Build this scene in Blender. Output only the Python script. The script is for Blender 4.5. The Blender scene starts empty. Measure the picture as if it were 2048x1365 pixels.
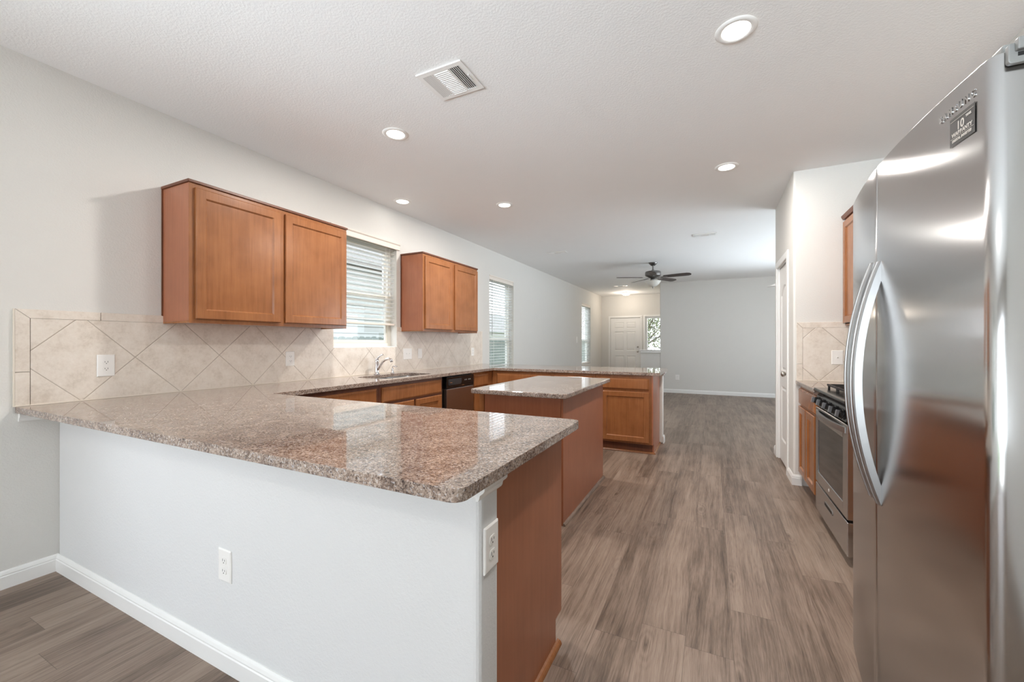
import bpy, bmesh, math, random
from mathutils import Vector, Matrix
random.seed(7)
PI = math.pi
SC = bpy.context.scene
COL = SC.collection

# ------------------------------------------------------------------ camera
cam_d = bpy.data.cameras.new('camera')
cam = bpy.data.objects.new('camera', cam_d)
COL.objects.link(cam)
cam.location = (0, 0, 1.2428)
cam.rotation_euler = (PI/2, 0, math.radians(26.044))
cam_d.sensor_width = 36.0
cam_d.lens = 36.0*818.6/2048.0
cam_d.shift_y = (685.8-682.5)/2048.0
cam_d.clip_start = 0.02
SC.camera = cam

# ------------------------------------------------------------------ colour management, world
SC.view_settings.view_transform = 'Standard'
SC.view_settings.look = 'None'
SC.view_settings.gamma = 1
SC.view_settings.use_curve_mapping = False
SC.view_settings.exposure = 0.08
SC.cycles.use_denoising = True
SC.cycles.max_bounces = 10
SC.cycles.diffuse_bounces = 6
SC.cycles.glossy_bounces = 5
SC.cycles.transparent_max_bounces = 16
SC.cycles.sample_clamp_indirect = 6.0
SC.cycles.caustics_reflective = False
SC.cycles.caustics_refractive = False

W = bpy.data.worlds.new('overcast_sky')
SC.world = W
W.use_nodes = True
wn = W.node_tree
wn.nodes.clear()
wo = wn.nodes.new('ShaderNodeOutputWorld')
wb = wn.nodes.new('ShaderNodeBackground')
wr = wn.nodes.new('ShaderNodeValToRGB')
wt = wn.nodes.new('ShaderNodeTexCoord')
ws = wn.nodes.new('ShaderNodeSeparateXYZ')
wn.links.new(wt.outputs['Generated'], ws.inputs[0])
wn.links.new(ws.outputs['Z'], wr.inputs[0])
wr.color_ramp.elements[0].position = 0.0
wr.color_ramp.elements[0].color = (0.90, 0.95, 1.0, 1)
wr.color_ramp.elements[1].position = 0.6
wr.color_ramp.elements[1].color = (0.72, 0.85, 1.0, 1)
wn.links.new(wr.outputs[0], wb.inputs[0])
wb.inputs[1].default_value = 5.4
wn.links.new(wb.outputs[0], wo.inputs[0])

WARM = (1.0, 0.96, 0.915)
COOL = (0.80, 0.91, 1.0)
CEIL = 2.74


def area_light(name, loc, rot, sx, sy, power, color, spread=PI):
    l = bpy.data.lights.new(name, 'AREA')
    l.shape = 'RECTANGLE'
    l.size = sx
    l.size_y = sy
    l.energy = power
    l.color = color
    l.spread = spread
    o = bpy.data.objects.new(name, l)
    COL.objects.link(o)
    o.location = loc
    o.rotation_euler = rot
    return o


# added fill lamps out of view, tilted up to brighten the ceiling
def added_fill(name, loc, aim, sx, sy, power, color, spread=180):
    """added area lamp, out of view, that brightens the ceiling; aim = direction the light travels"""
    o = area_light(name, loc, (0, 0, 0), sx, sy, power, color, math.radians(spread))
    o.rotation_euler = Vector(aim).to_track_quat('-Z', 'Y').to_euler()
    return o


added_fill('added_fill_patio', (-0.9, -2.9, 1.5), (0.12, 1, 0.42), 3.8, 1.7, 50, COOL, 62)  # added lamp behind the camera, fills the kitchen ceiling
added_fill('added_fill_dining', (-3.0, -0.9, 1.5), (0.62, 1.0, 0.36), 1.6, 1.4, 6, COOL, 56)  # added unseen lamp, lifts the middle of the kitchen ceiling
added_fill('added_fill_living', (3.0, 7.6, 1.5), (-1, -0.40, 0.55), 4.6, 1.9, 68, COOL, 90)  # added unseen lamp, lifts the far ceiling from the living room side

# ------------------------------------------------------------------ materials


def srgb(r, g, b):
    def f(c):
        c /= 255.0
        return c/12.92 if c <= 0.04045 else ((c+0.055)/1.055)**2.4
    return (f(r), f(g), f(b), 1)


class NT:
    def __init__(self, name):
        self.m = bpy.data.materials.new(name)
        self.m.use_nodes = True
        self.t = self.m.node_tree
        self.b = self.t.nodes['Principled BSDF']
        self.out = self.t.nodes['Material Output']

    def n(self, kind, **kw):
        nd = self.t.nodes.new(kind)
        for k, v in kw.items():
            setattr(nd, k, v)
        return nd

    def l(self, a, b):
        self.t.links.new(a, b)

    def val(self, sock, v):
        if isinstance(v, (int, float)):
            sock.default_value = v
        else:
            self.l(v, sock)

    def math(self, op, a, b=0.0, c=None):
        nd = self.n('ShaderNodeMath', operation=op)
        self.val(nd.inputs[0], a)
        self.val(nd.inputs[1], b)
        if c is not None:
            self.val(nd.inputs[2], c)
        return nd.outputs[0]

    def pos(self):
        g = self.n('ShaderNodeNewGeometry')
        return g.outputs['Position']

    def mapping(self, scale, vec=None, loc=(0, 0, 0)):
        mp = self.n('ShaderNodeMapping')
        self.l(vec if vec is not None else self.pos(), mp.inputs[0])
        mp.inputs['Scale'].default_value = scale
        mp.inputs['Location'].default_value = loc
        return mp.outputs[0]

    def noise(self, scale, vec=None, detail=2.0, rough=0.5):
        nd = self.n('ShaderNodeTexNoise')
        nd.inputs['Scale'].default_value = scale
        nd.inputs['Detail'].default_value = detail
        nd.inputs['Roughness'].default_value = rough
        self.l(vec if vec is not None else self.pos(), nd.inputs['Vector'])
        return nd.outputs[0]

    def ramp(self, fac, stops):
        nd = self.n('ShaderNodeValToRGB')
        cr = nd.color_ramp
        while len(cr.elements) < len(stops):
            cr.elements.new(0.5)
        for e, (p, c) in zip(cr.elements, stops):
            e.position = p
            e.color = c
        self.val(nd.inputs[0], fac)
        return nd.outputs[0]

    def mix(self, fac, a, b, mode='MIX'):
        nd = self.n('ShaderNodeMix', data_type='RGBA', blend_type=mode)
        self.val(nd.inputs[0], fac)
        for s, v in ((nd.inputs[6], a), (nd.inputs[7], b)):
            if isinstance(v, tuple):
                s.default_value = v
            else:
                self.l(v, s)
        return nd.outputs[2]

    def bump(self, h, strength, dist=0.001):
        nd = self.n('ShaderNodeBump')
        nd.inputs['Strength'].default_value = strength
        nd.inputs['Distance'].default_value = dist
        self.l(h, nd.inputs['Height'])
        self.l(nd.outputs[0], self.b.inputs['Normal'])
        return nd

    def set(self, color=None, rough=None, metal=None, spec=None, **kw):
        if color is not None:
            if isinstance(color, tuple):
                self.b.inputs['Base Color'].default_value = color
            else:
                self.l(color, self.b.inputs['Base Color'])
        if rough is not None:
            self.val(self.b.inputs['Roughness'], rough)
        if metal is not None:
            self.b.inputs['Metallic'].default_value = metal
        if spec is not None:
            self.b.inputs['Specular IOR Level'].default_value = spec
        for k, v in kw.items():
            self.b.inputs[k].default_value = v
        return self.m


def paint(name, col, bump=0.18, rough=0.7, scale=110, dist=0.0025):
    t = NT(name)
    n1 = t.noise(scale, detail=3, rough=0.6)
    n2 = t.noise(6, detail=2)
    c = t.mix(t.math('MULTIPLY', n2, 0.25), col, tuple([x*0.93 for x in col[:3]]+[1]))
    t.bump(t.ramp(n1, [(0.42, (0, 0, 0, 1)), (0.62, (1, 1, 1, 1))]), bump, dist)
    return t.set(c, rough, spec=0.3)


def plain(name, col, rough=0.4, metal=0.0, spec=0.5, **kw):
    t = NT(name)
    n = t.noise(40, detail=2)
    c = t.mix(t.math('MULTIPLY', n, 0.12), col, tuple([x*0.9 for x in col[:3]]+[1]))
    return t.set(c, rough, metal, spec, **kw)


def wood(name, light, dark, rough=0.3, vert=True, sc=1.0):
    t = NT(name)
    p = t.pos()
    v = t.mapping((60*sc, 60*sc, 3.2*sc) if vert else (6, 3.2*sc, 60*sc), p)
    grain = t.noise(1.0, v, detail=5, rough=0.6)
    blotch = t.noise(5.5, p, detail=3, rough=0.55)
    f = t.math('ADD', t.math('MULTIPLY', grain, 0.60), t.math('MULTIPLY', blotch, 0.55))
    c = t.ramp(f, [(0.36, dark), (0.80, light)])
    fine = t.noise(1.0, t.mapping((500, 500, 14), p), detail=2)
    c = t.mix(t.math('MULTIPLY', fine, 0.25), c, dark)
    t.bump(grain, 0.06, 0.001)
    return t.set(c, rough, spec=0.5)


def granite():
    t = NT('speckled_granite')
    p = t.pos()
    wz = t.n('ShaderNodeTexNoise')
    wz.inputs['Scale'].default_value = 90
    wz.inputs['Detail'].default_value = 3
    t.l(p, wz.inputs['Vector'])
    sc = t.n('ShaderNodeVectorMath', operation='SCALE')
    sc.inputs['Scale'].default_value = 0.016
    t.l(wz.outputs['Color'], sc.inputs[0])
    warp = t.n('ShaderNodeVectorMath', operation='ADD')
    t.l(p, warp.inputs[0])
    t.l(sc.outputs[0], warp.inputs[1])
    w = warp.outputs[0]
    fine = t.noise(330, w, detail=4, rough=0.75)
    med = t.noise(115, w, detail=5, rough=0.72)
    cloud = t.noise(16, p, detail=4, rough=0.65)
    f = t.math('ADD', t.math('MULTIPLY', fine, 0.42), t.math('ADD', t.math('MULTIPLY', med, 0.72), t.math('MULTIPLY', cloud, 0.26)))
    c = t.ramp(f, [(0.54, srgb(60, 50, 46)), (0.62, srgb(104, 88, 79)), (0.70, srgb(146, 128, 116)), (0.78, srgb(176, 158, 144)), (0.88, srgb(208, 198, 190))])
    vo2 = t.n('ShaderNodeTexVoronoi')
    vo2.inputs['Scale'].default_value = 260
    t.l(w, vo2.inputs['Vector'])
    s2 = t.n('ShaderNodeSeparateColor')
    t.l(vo2.outputs['Color'], s2.inputs[0])
    dk = t.math('LESS_THAN', s2.outputs[1], 0.10)
    c = t.mix(t.math('MULTIPLY', dk, 0.6), c, srgb(40, 36, 38))
    gy = t.math('GREATER_THAN', s2.outputs[2], 0.90)
    c = t.mix(t.math('MULTIPLY', gy, 0.45), c, srgb(206, 204, 204))
    return t.set(c, 0.035, spec=0.48)


def floor_mat():
    t = NT('wood_plank_vinyl')
    p = t.pos()
    s = t.n('ShaderNodeSeparateXYZ')
    t.l(p, s.inputs[0])
    PW, PL = 0.178, 1.22
    u = t.math('DIVIDE', t.math('ADD', s.outputs[0], 20.037), PW)
    row = t.math('FLOOR', u)
    wn1 = t.n('ShaderNodeTexWhiteNoise', noise_dimensions='1D')
    t.l(row, wn1.inputs['W'])
    v = t.math('ADD', t.math('DIVIDE', t.math('ADD', s.outputs[1], 20.0), PL), wn1.outputs['Value'])
    pid = t.math('FLOOR', v)
    cmb = t.n('ShaderNodeCombineXYZ')
    t.l(row, cmb.inputs[0])
    t.l(pid, cmb.inputs[1])
    wn2 = t.n('ShaderNodeTexWhiteNoise', noise_dimensions='3D')
    t.l(cmb.outputs[0], wn2.inputs['Vector'])
    off = t.n('ShaderNodeVectorMath', operation='SCALE')
    off.inputs['Scale'].default_value = 30
    t.l(wn2.outputs['Color'], off.inputs[0])
    vec = t.n('ShaderNodeVectorMath', operation='ADD')
    t.l(p, vec.inputs[0])
    t.l(off.outputs[0], vec.inputs[1])
    v0 = vec.outputs[0]
    # slow sideways drift of the grain
    wob = t.noise(1.0, t.mapping((3.0, 1.3, 1), v0), detail=2)
    wx = t.n('ShaderNodeCombineXYZ')
    t.l(t.math('MULTIPLY', wob, 0.05), wx.inputs[0])
    wa = t.n('ShaderNodeVectorMath', operation='ADD')
    t.l(v0, wa.inputs[0])
    t.l(wx.outputs[0], wa.inputs[1])
    v1 = wa.outputs[0]
    g1 = t.noise(1.0, t.mapping((30, 1.3, 5), v1), detail=4, rough=0.55)
    g2 = t.noise(1.0, t.mapping((380, 11, 5), v1), detail=4, rough=0.7)
    g3 = t.noise(1.0, t.mapping((8, 2.6, 5), v0), detail=3, rough=0.5)
    g4 = t.noise(1.0, t.mapping((120, 3.2, 5), v1), detail=3, rough=0.6)
    kn = t.n('ShaderNodeTexVoronoi')
    kn.inputs['Scale'].default_value = 1.0
    t.l(t.mapping((6.0, 1.9, 0.01), v0), kn.inputs['Vector'])
    kd = t.math('ADD', kn.outputs['Distance'], t.math('MULTIPLY', t.math('SUBTRACT', g4, 0.5), 0.16))
    kfade = t.math('MAXIMUM', 0.0, t.math('SUBTRACT', 1.0, t.math('MULTIPLY', kd, 2.6)))
    rings = t.math('MULTIPLY', t.math('SINE', t.math('MULTIPLY', kd, 70.0)), t.math('MULTIPLY', kfade, 0.045))
    core = t.math('MULTIPLY', t.math('MAXIMUM', 0.0, t.math('SUBTRACT', 1.0, t.math('MULTIPLY', kd, 14.0))), -0.22)
    f = t.math('ADD', t.math('MULTIPLY', g1, 0.36), t.math('ADD', t.math('MULTIPLY', g2, 0.40), t.math('ADD', t.math('MULTIPLY', g3, 0.26), t.math('MULTIPLY', g4, 0.30))))
    f = t.math('ADD', f, t.math('ADD', rings, core))
    f = t.math('ADD', f, t.math('MULTIPLY', t.math('SUBTRACT', wn2.outputs['Value'], 0.5), 0.12))
    c = t.ramp(f, [(0.45, srgb(64, 50, 40)), (0.57, srgb(103, 86, 73)), (0.69, srgb(134, 115, 101)), (0.86, srgb(158, 140, 125))])
    fu = t.math('FRACT', u)
    fv = t.math('FRACT', v)
    eu = t.math('MULTIPLY', t.math('MINIMUM', fu, t.math('SUBTRACT', 1.0, fu)), PW)
    ev = t.math('MULTIPLY', t.math('MINIMUM', fv, t.math('SUBTRACT', 1.0, fv)), PL)
    e = t.math('MINIMUM', eu, ev)
    seam = t.math('LESS_THAN', e, 0.0011)
    c = t.mix(t.math('MULTIPLY', seam, 0.5), c, srgb(62, 50, 44))
    t.bump(g2, 0.12, 0.001)
    return t.set(c, t.math('ADD', 0.30, t.math('MULTIPLY', g2, 0.2)), spec=0.4)


def tile_mat(name, axis, c0, z0, per, border=False):
    """travertine look tile; diagonal lattice along the given horizontal axis."""
    t = NT(name)
    p = t.pos()
    n1 = t.noise(9, p, detail=5, rough=0.6)
    n2 = t.noise(60, p, detail=4, rough=0.7)
    f = t.math('ADD', t.math('MULTIPLY', n1, 0.6), t.math('MULTIPLY', n2, 0.4))
    c = t.ramp(f, [(0.34, srgb(206, 194, 180)), (0.5, srgb(224, 214, 202)), (0.68, srgb(233, 225, 215))])
    if not border:
        s = t.n('ShaderNodeSeparateXYZ')
        t.l(p, s.inputs[0])
        a = t.math('DIVIDE', t.math('SUBTRACT', s.outputs[axis], c0-48*per), per)
        b = t.math('DIVIDE', t.math('SUBTRACT', s.outputs[2], z0), per)
        q1 = t.math('ADD', a, b)
        q2 = t.math('SUBTRACT', a, b)

        def dist(q):
            fr = t.math('FRACT', q)
            return t.math('MINIMUM', fr, t.math('SUBTRACT', 1.0, fr))
        d = t.math('MULTIPLY', t.math('MINIMUM', dist(q1), dist(q2)), per*0.7071)
        g = t.math('LESS_THAN', d, 0.0019)
        c = t.mix(g, c, srgb(184, 172, 158))
        hh = t.n('ShaderNodeMapRange')
        t.l(d, hh.inputs['Value'])
        hh.inputs['From Max'].default_value = 0.004
        t.bump(hh.outputs[0], 0.5, 0.003)
    return t.set(c, 0.32, spec=0.45)


def steel(name, col=(0.58, 0.575, 0.57, 1), rough=0.17, aniso=0.9, streak=(3, 3, 0.4)):
    t = NT(name)
    p = t.pos()
    n = t.noise(1.0, t.mapping(streak, t.mapping((300, 300, 4), p)), detail=3, rough=0.7)
    t.l(t.mix(t.math('MULTIPLY', n, 0.3), col, tuple([x*0.82 for x in col[:3]]+[1])), t.b.inputs['Base Color'])
    t.set(None, rough, 1.0)
    if aniso:
        t.b.inputs['Anisotropic'].default_value = aniso
        t.b.inputs['Anisotropic Rotation'].default_value = 0.0
        tg = t.n('ShaderNodeTangent', direction_type='RADIAL', axis='Z')
        t.l(tg.outputs[0], t.b.inputs['Tangent'])
    return t.m


def glass(name, tint=(1, 1, 1, 1)):
    t = NT(name)
    t.t.nodes.remove(t.b)
    tr = t.n('ShaderNodeBsdfTransparent')
    tr.inputs[0].default_value = tint
    gl = t.n('ShaderNodeBsdfGlossy')
    gl.inputs['Roughness'].default_value = 0.02
    lw = t.n('ShaderNodeLayerWeight')
    mx = t.n('ShaderNodeMixShader')
    t.l(t.math('ADD', 0.03, t.math('MULTIPLY', t.math('POWER', lw.outputs['Facing'], 5.0), 0.9)), mx.inputs[0])
    t.l(tr.outputs[0], mx.inputs[1])
    t.l(gl.outputs[0], mx.inputs[2])
    t.l(mx.outputs[0], t.out.inputs[0])
    return t.m


def emis(name, col, st):
    t = NT(name)
    t.set(col, 0.5)
    t.b.inputs['Emission Color'].default_value = col
    t.b.inputs['Emission Strength'].default_value = st
    return t.m


M = {}
M['wall'] = paint('wall_paint', srgb(220, 218, 213))
M['ceil'] = paint('ceiling_paint', srgb(240, 240, 239), bump=0.15, scale=85, dist=0.003)
M['pen'] = paint('wall_paint_light_tuned', srgb(220, 220, 219))  # same paint as the walls, tone retuned for the light falling on it
M['trim'] = plain('white_trim_paint', srgb(236, 235, 232), 0.35)
M['plastic'] = plain('white_plastic', srgb(240, 238, 234), 0.3)
M['dark'] = plain('dark_gap', srgb(22, 20, 20), 0.6)
M['wood'] = wood('stained_maple', srgb(162, 107, 66), srgb(130, 80, 46), 0.24)
M['wood_panel'] = wood('stained_maple_panel', srgb(172, 110, 79), srgb(150, 92, 65), 0.28)
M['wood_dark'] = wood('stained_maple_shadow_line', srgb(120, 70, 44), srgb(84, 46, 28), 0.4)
M['granite'] = granite()
M['floor'] = floor_mat()
M['tile_l'] = tile_mat('diagonal_tile', 1, 1.012, 0.9125, 0.481)
M['tile_r'] = tile_mat('diagonal_tile_side', 0, 0.82, 0.9125, 0.481)
M['tile_b'] = tile_mat('border_tile', 0, 0, 0, 1, True)
M['grout'] = plain('caulk', srgb(226, 216, 202), 0.6)
M['steel'] = steel('brushed_stainless')
M['steel_h'] = steel('polished_stainless_handle', (0.42, 0.42, 0.42, 1), 0.36, 0.3)
M['steel_d'] = steel('dishwasher_stainless', (0.42, 0.38, 0.36, 1), 0.3, 0.6)
M['nickel'] = plain('satin_nickel', (0.55, 0.52, 0.48, 1), 0.25, 1.0)
M['chrome'] = plain('chrome', (0.8, 0.8, 0.82, 1), 0.07, 1.0)
M['fanmetal'] = plain('pewter_metal', (0.22, 0.21, 0.20, 1), 0.35, 1.0)
M['black'] = plain('black_enamel', srgb(20, 19, 19), 0.15)
M['iron'] = plain('cast_iron', srgb(34, 31, 30), 0.5)
M['blackglass'] = plain('oven_glass', srgb(30, 26, 24), 0.05, spec=0.9)
M['greyplastic'] = plain('grey_plastic', srgb(140, 140, 138), 0.35)
M['knobgrey'] = plain('dark_grey_knob', srgb(104, 104, 106), 0.3)
M['espresso'] = wood('espresso_fan_blade', srgb(62, 44, 38), srgb(38, 26, 24), 0.35)
M['frost'] = plain('frosted_glass', srgb(224, 222, 214), 0.35, **{'Transmission Weight': 0.15})
M['blind'] = plain('white_blind_vinyl', srgb(240, 240, 238), 0.45)
def slat_mat():
    t = NT('translucent_white_slat')
    t.set(srgb(242, 242, 240), 0.5)
    tr = t.n('ShaderNodeBsdfTranslucent')
    tr.inputs[0].default_value = srgb(242, 242, 240)
    mx = t.n('ShaderNodeMixShader')
    mx.inputs[0].default_value = 0.5
    t.l(t.b.outputs[0], mx.inputs[1])
    t.l(tr.outputs[0], mx.inputs[2])
    t.l(mx.outputs[0], t.out.inputs[0])
    return t.m


M['slat'] = slat_mat()
M['valance'] = plain('cream_blind_valance', srgb(232, 224, 214), 0.45)
M['vinyl'] = plain('window_vinyl', srgb(226, 222, 212), 0.4)
M['glass'] = glass('window_glass')
M['lamp_on'] = emis('lit_lens', (1, 0.95, 0.88, 1), 9.0)
M['dome_on'] = emis('lit_dome_glass', (1, 0.93, 0.84, 1), 3.0)
M['sticker'] = plain('black_sticker', srgb(34, 30, 29), 0.4)
M['stickerink'] = plain('silver_ink', srgb(205, 198, 190), 0.45)
M['siding'] = plain('lap_siding_paint', srgb(168, 167, 158), 0.7)
M['fence'] = wood('weathered_fence', srgb(120, 126, 116), srgb(84, 92, 84), 0.8)
M['grass'] = plain('lawn', srgb(120, 132, 92), 0.9)
M['roofing'] = plain('shingle_roof', srgb(112, 106, 98), 0.9)
M['steel_sink'] = plain('sink_steel', (0.60, 0.59, 0.58, 1), 0.3, 1.0)


def leaf_mat():
    t = NT('tree_leaves')
    n = t.noise(7, detail=4)
    c = t.ramp(n, [(0.35, srgb(60, 70, 44)), (0.65, srgb(132, 134, 96))])
    return t.set(c, 0.8)


M['leaf'] = leaf_mat()
M['bark'] = plain('tree_bark', srgb(96, 84, 74), 0.9)

# ------------------------------------------------------------------ mesh helpers


def bm_new():
    return bmesh.new()


def box(bm, x0, x1, y0, y1, z0, z1):
    if x0 > x1:
        x0, x1 = x1, x0
    if y0 > y1:
        y0, y1 = y1, y0
    if z0 > z1:
        z0, z1 = z1, z0
    v = [bm.verts.new((x, y, z)) for z in (z0, z1) for y in (y0, y1) for x in (x0, x1)]
    for f in ((0, 2, 3, 1), (4, 5, 7, 6), (0, 1, 5, 4), (2, 6, 7, 3), (0, 4, 6, 2), (1, 3, 7, 5)):
        bm.faces.new([v[i] for i in f])
    return v


def prism(bm, pts, place, a, b, caps=True):
    """extrude 2-D polygon pts between a and b; place(u, v, w) -> xyz"""
    lo = [bm.verts.new(place(u, v, a)) for u, v in pts]
    hi = [bm.verts.new(place(u, v, b)) for u, v in pts]
    n = len(pts)
    for i in range(n):
        bm.faces.new((lo[i], lo[(i+1) % n], hi[(i+1) % n], hi[i]))
    if caps:
        bm.faces.new(lo[::-1])
        bm.faces.new(hi)


def lathe(bm, prof, c, seg=32, axis='z'):
    """prof: (r, h) list; h along axis from c"""
    rings = []
    for r, h in prof:
        ring = []
        for i in range(seg):
            a = 2*PI*i/seg
            if axis == 'z':
                co = (c[0]+r*math.cos(a), c[1]+r*math.sin(a), c[2]+h)
            elif axis == 'x':
                co = (c[0]+h, c[1]+r*math.cos(a), c[2]+r*math.sin(a))
            else:
                co = (c[0]+r*math.cos(a), c[1]+h, c[2]+r*math.sin(a))
            ring.append(bm.verts.new(co))
        rings.append(ring)
    for k in range(len(rings)-1):
        for i in range(seg):
            j = (i+1) % seg
            bm.faces.new((rings[k][i], rings[k][j], rings[k+1][j], rings[k+1][i]))
    bm.faces.new(rings[0][::-1])
    bm.faces.new(rings[-1])


def tube(bm, path, rad, seg=12, up=(0, 0, 1)):
    pts = [Vector(p) for p in path]
    rads = rad if isinstance(rad, (list, tuple)) else [rad]*len(pts)
    rings = []
    for i, p in enumerate(pts):
        d = (pts[min(i+1, len(pts)-1)]-pts[max(i-1, 0)]).normalized()
        a = d.cross(Vector(up))
        if a.length < 1e-3:
            a = d.cross(Vector((1, 0, 0)))
        a.normalize()
        b = a.cross(d).normalized()
        rings.append([bm.verts.new(p+(a*math.cos(2*PI*k/seg)+b*math.sin(2*PI*k/seg))*rads[i]) for k in range(seg)])
    for k in range(len(rings)-1):
        for i in range(seg):
            j = (i+1) % seg
            bm.faces.new((rings[k][i], rings[k][j], rings[k+1][j], rings[k+1][i]))
    bm.faces.new(rings[0][::-1])
    bm.faces.new(rings[-1])


def obj(name, bm, mat, parent=None, bevel=0.0, smooth=False, seg=2):
    bmesh.ops.recalc_face_normals(bm, faces=bm.faces)
    off = Vector((0, 0, 0))
    q = parent
    while q is not None:
        off += Vector(q.location)
        q = q.parent
    if parent is None and len(bm.verts):
        # origin at the base centre of the mesh
        xs = [v.co.x for v in bm.verts]
        ys = [v.co.y for v in bm.verts]
        zs = [v.co.z for v in bm.verts]
        off = Vector(((min(xs)+max(xs))/2, (min(ys)+max(ys))/2, min(zs)))
    for v in bm.verts:
        v.co -= off
    me = bpy.data.meshes.new(name)
    bm.to_mesh(me)
    bm.free()
    me.materials.append(M[mat] if isinstance(mat, str) else mat)
    if smooth:
        for f in me.polygons:
            f.use_smooth = True
    o = bpy.data.objects.new(name, me)
    COL.objects.link(o)
    if parent is not None:
        o.parent = parent
    else:
        o.location = off
    if bevel > 0:
        md = o.modifiers.new('bevel', 'BEVEL')
        md.width = bevel
        md.segments = seg
        md.limit_method = 'ANGLE'
        md.angle_limit = math.radians(40)
        md.harden_normals = False
    return o


def thing(name, loc, label, cat, group=None):
    o = bpy.data.objects.new(name, None)
    o.empty_display_size = 0.1
    COL.objects.link(o)
    o.location = loc
    o['label'] = label
    o['category'] = cat
    if group:
        o['group'] = group
    return o


def tag(o, label, cat, group=None, kind=None):
    o['label'] = label
    o['category'] = cat
    if group:
        o['group'] = group
    if kind:
        o['kind'] = kind
    return o


def struct(o, label=None):
    o['kind'] = 'structure'
    if label:
        o['label'] = label
    return o


def sbox(name, mat, *dims, bevel=0.0, label=None):
    bm = bm_new()
    box(bm, *dims)
    return struct(obj(name, bm, mat, bevel=bevel), label)


def wall_holes(bm, axis, t0, t1, a0, a1, z0, z1, holes):
    """wall slab; axis 'x' = thickness along x, runs along y. holes: (a0,a1,z0,z1), sorted"""
    def bx(p, q, r, s):
        if q-p < 1e-5 or s-r < 1e-5:
            return
        if axis == 'x':
            box(bm, t0, t1, p, q, r, s)
        else:
            box(bm, p, q, t0, t1, r, s)
    cur = a0
    for h in holes:
        bx(cur, h[0], z0, z1)
        bx(h[0], h[1], z0, h[2])
        bx(h[0], h[1], h[3], z1)
        cur = h[1]
    bx(cur, a1, z0, z1)


def round_poly(pts, rads, seg=6):
    out = []
    n = len(pts)
    for i in range(n):
        p = Vector(pts[i])
        rr = rads[i]
        if rr <= 0:
            out.append((p.x, p.y))
            continue
        a = (Vector(pts[i-1])-p).normalized()
        b = (Vector(pts[(i+1) % n])-p).normalized()
        s, e = p+a*rr, p+b*rr
        c = p+a*rr+b*rr
        a0 = math.atan2(s.y-c.y, s.x-c.x)
        a1 = math.atan2(e.y-c.y, e.x-c.x)
        d = (a1-a0+PI) % (2*PI)-PI
        for k in range(seg+1):
            t = a0+d*k/seg
            out.append((c.x+rr*math.cos(t), c.y+rr*math.sin(t)))
    return out


# ------------------------------------------------------------------ room shell
XL = -3.215
K = 0.9125           # worktop top
KB = 0.8805          # worktop underside
WIN1 = (2.73, 3.595, 1.195, 2.34)
WIN2 = (5.755, 6.64, 0.62, 2.34)
WIN3 = (10.95, 11.84, 0.62, 2.34)
WIN4 = (-1.7, -0.1, 0.62, 2.34)
YP0, YP1 = 0.923, 1.033     # front half wall

bm = bm_new()
box(bm, -3.5, 3.9, -3.6, 13.6, -0.1, 0)
struct(obj('floor', bm, 'floor'), 'grey brown wood plank floor running through kitchen and living room')
bm = bm_new()
box(bm, -3.5, 3.9, -3.6, 13.6, CEIL, CEIL+0.12)
struct(obj('ceiling', bm, 'ceil'), 'textured off-white ceiling')
bm = bm_new()
wall_holes(bm, 'x', XL-0.15, XL, -3.5, 13.4, 0, CEIL, [WIN4, WIN1, WIN2, WIN3])
struct(obj('wall_left', bm, 'wall'), 'long left wall with windows')
# entry wall behind the living room
ENT = 13.20
bm = bm_new()
wall_holes(bm, 'y', ENT, ENT+0.15, XL, -1.0, 0, CEIL, [(-2.93, -2.01, 0, 2.03), (-1.86, -1.32, 0.78, 2.05)])
struct(obj('wall_entry', bm, 'wall'), 'entry wall holding the front door')
# far living room wall and its return
bm = bm_new()
prism(bm, round_poly([(3.6, 10.88), (3.6, 11.0), (-1.055, 11.0), (-1.055, ENT), (-1.175, ENT), (-1.175, 10.88)], [0, 0, 0, 0, 0, 0.018]), lambda u, v, w_: (u, v, w_), 0, CEIL)
struct(obj('wall_far', bm, 'wall'), 'pale grey far wall of the living room')
bm = bm_new()
box(bm, -1.64, -1.16, 10.895, 11.0, 0, 1.035)
struct(obj('wall_half', bm, 'wall'), 'low grey half wall by the front door')
bm = bm_new()
box(bm, -1.675, -1.13, 10.83, 11.03, 1.035, 1.062)
box(bm, -1.655, -1.15, 10.85, 11.02, 0.985, 1.035)
struct(obj('trim_1', bm, 'trim', bevel=0.008), 'white ledge capping the low half wall')
# right kitchen wall
XR = 1.33
bm = bm_new()
box(bm, XR, XR+0.12, -3.5, 4.30, 0, CEIL)
struct(obj('wall_right', bm, 'wall'), 'right kitchen wall behind the fridge')
# back wall with a patio opening
bm = bm_new()
wall_holes(bm, 'y', -3.6, -3.46, XL, XR+0.12, 0, CEIL, [(-2.9, 0.3, 0.02, 2.32)])
struct(obj('wall_back', bm, 'wall'), 'dining wall behind the camera')
# living room right wall
bm = bm_new()
wall_holes(bm, 'x', 3.55, 3.7, 4.3, 10.9, 0, CEIL, [(6.8, 9.8, 0.6, 2.3)])
struct(obj('wall_living', bm, 'wall'), 'right living room wall')
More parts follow.
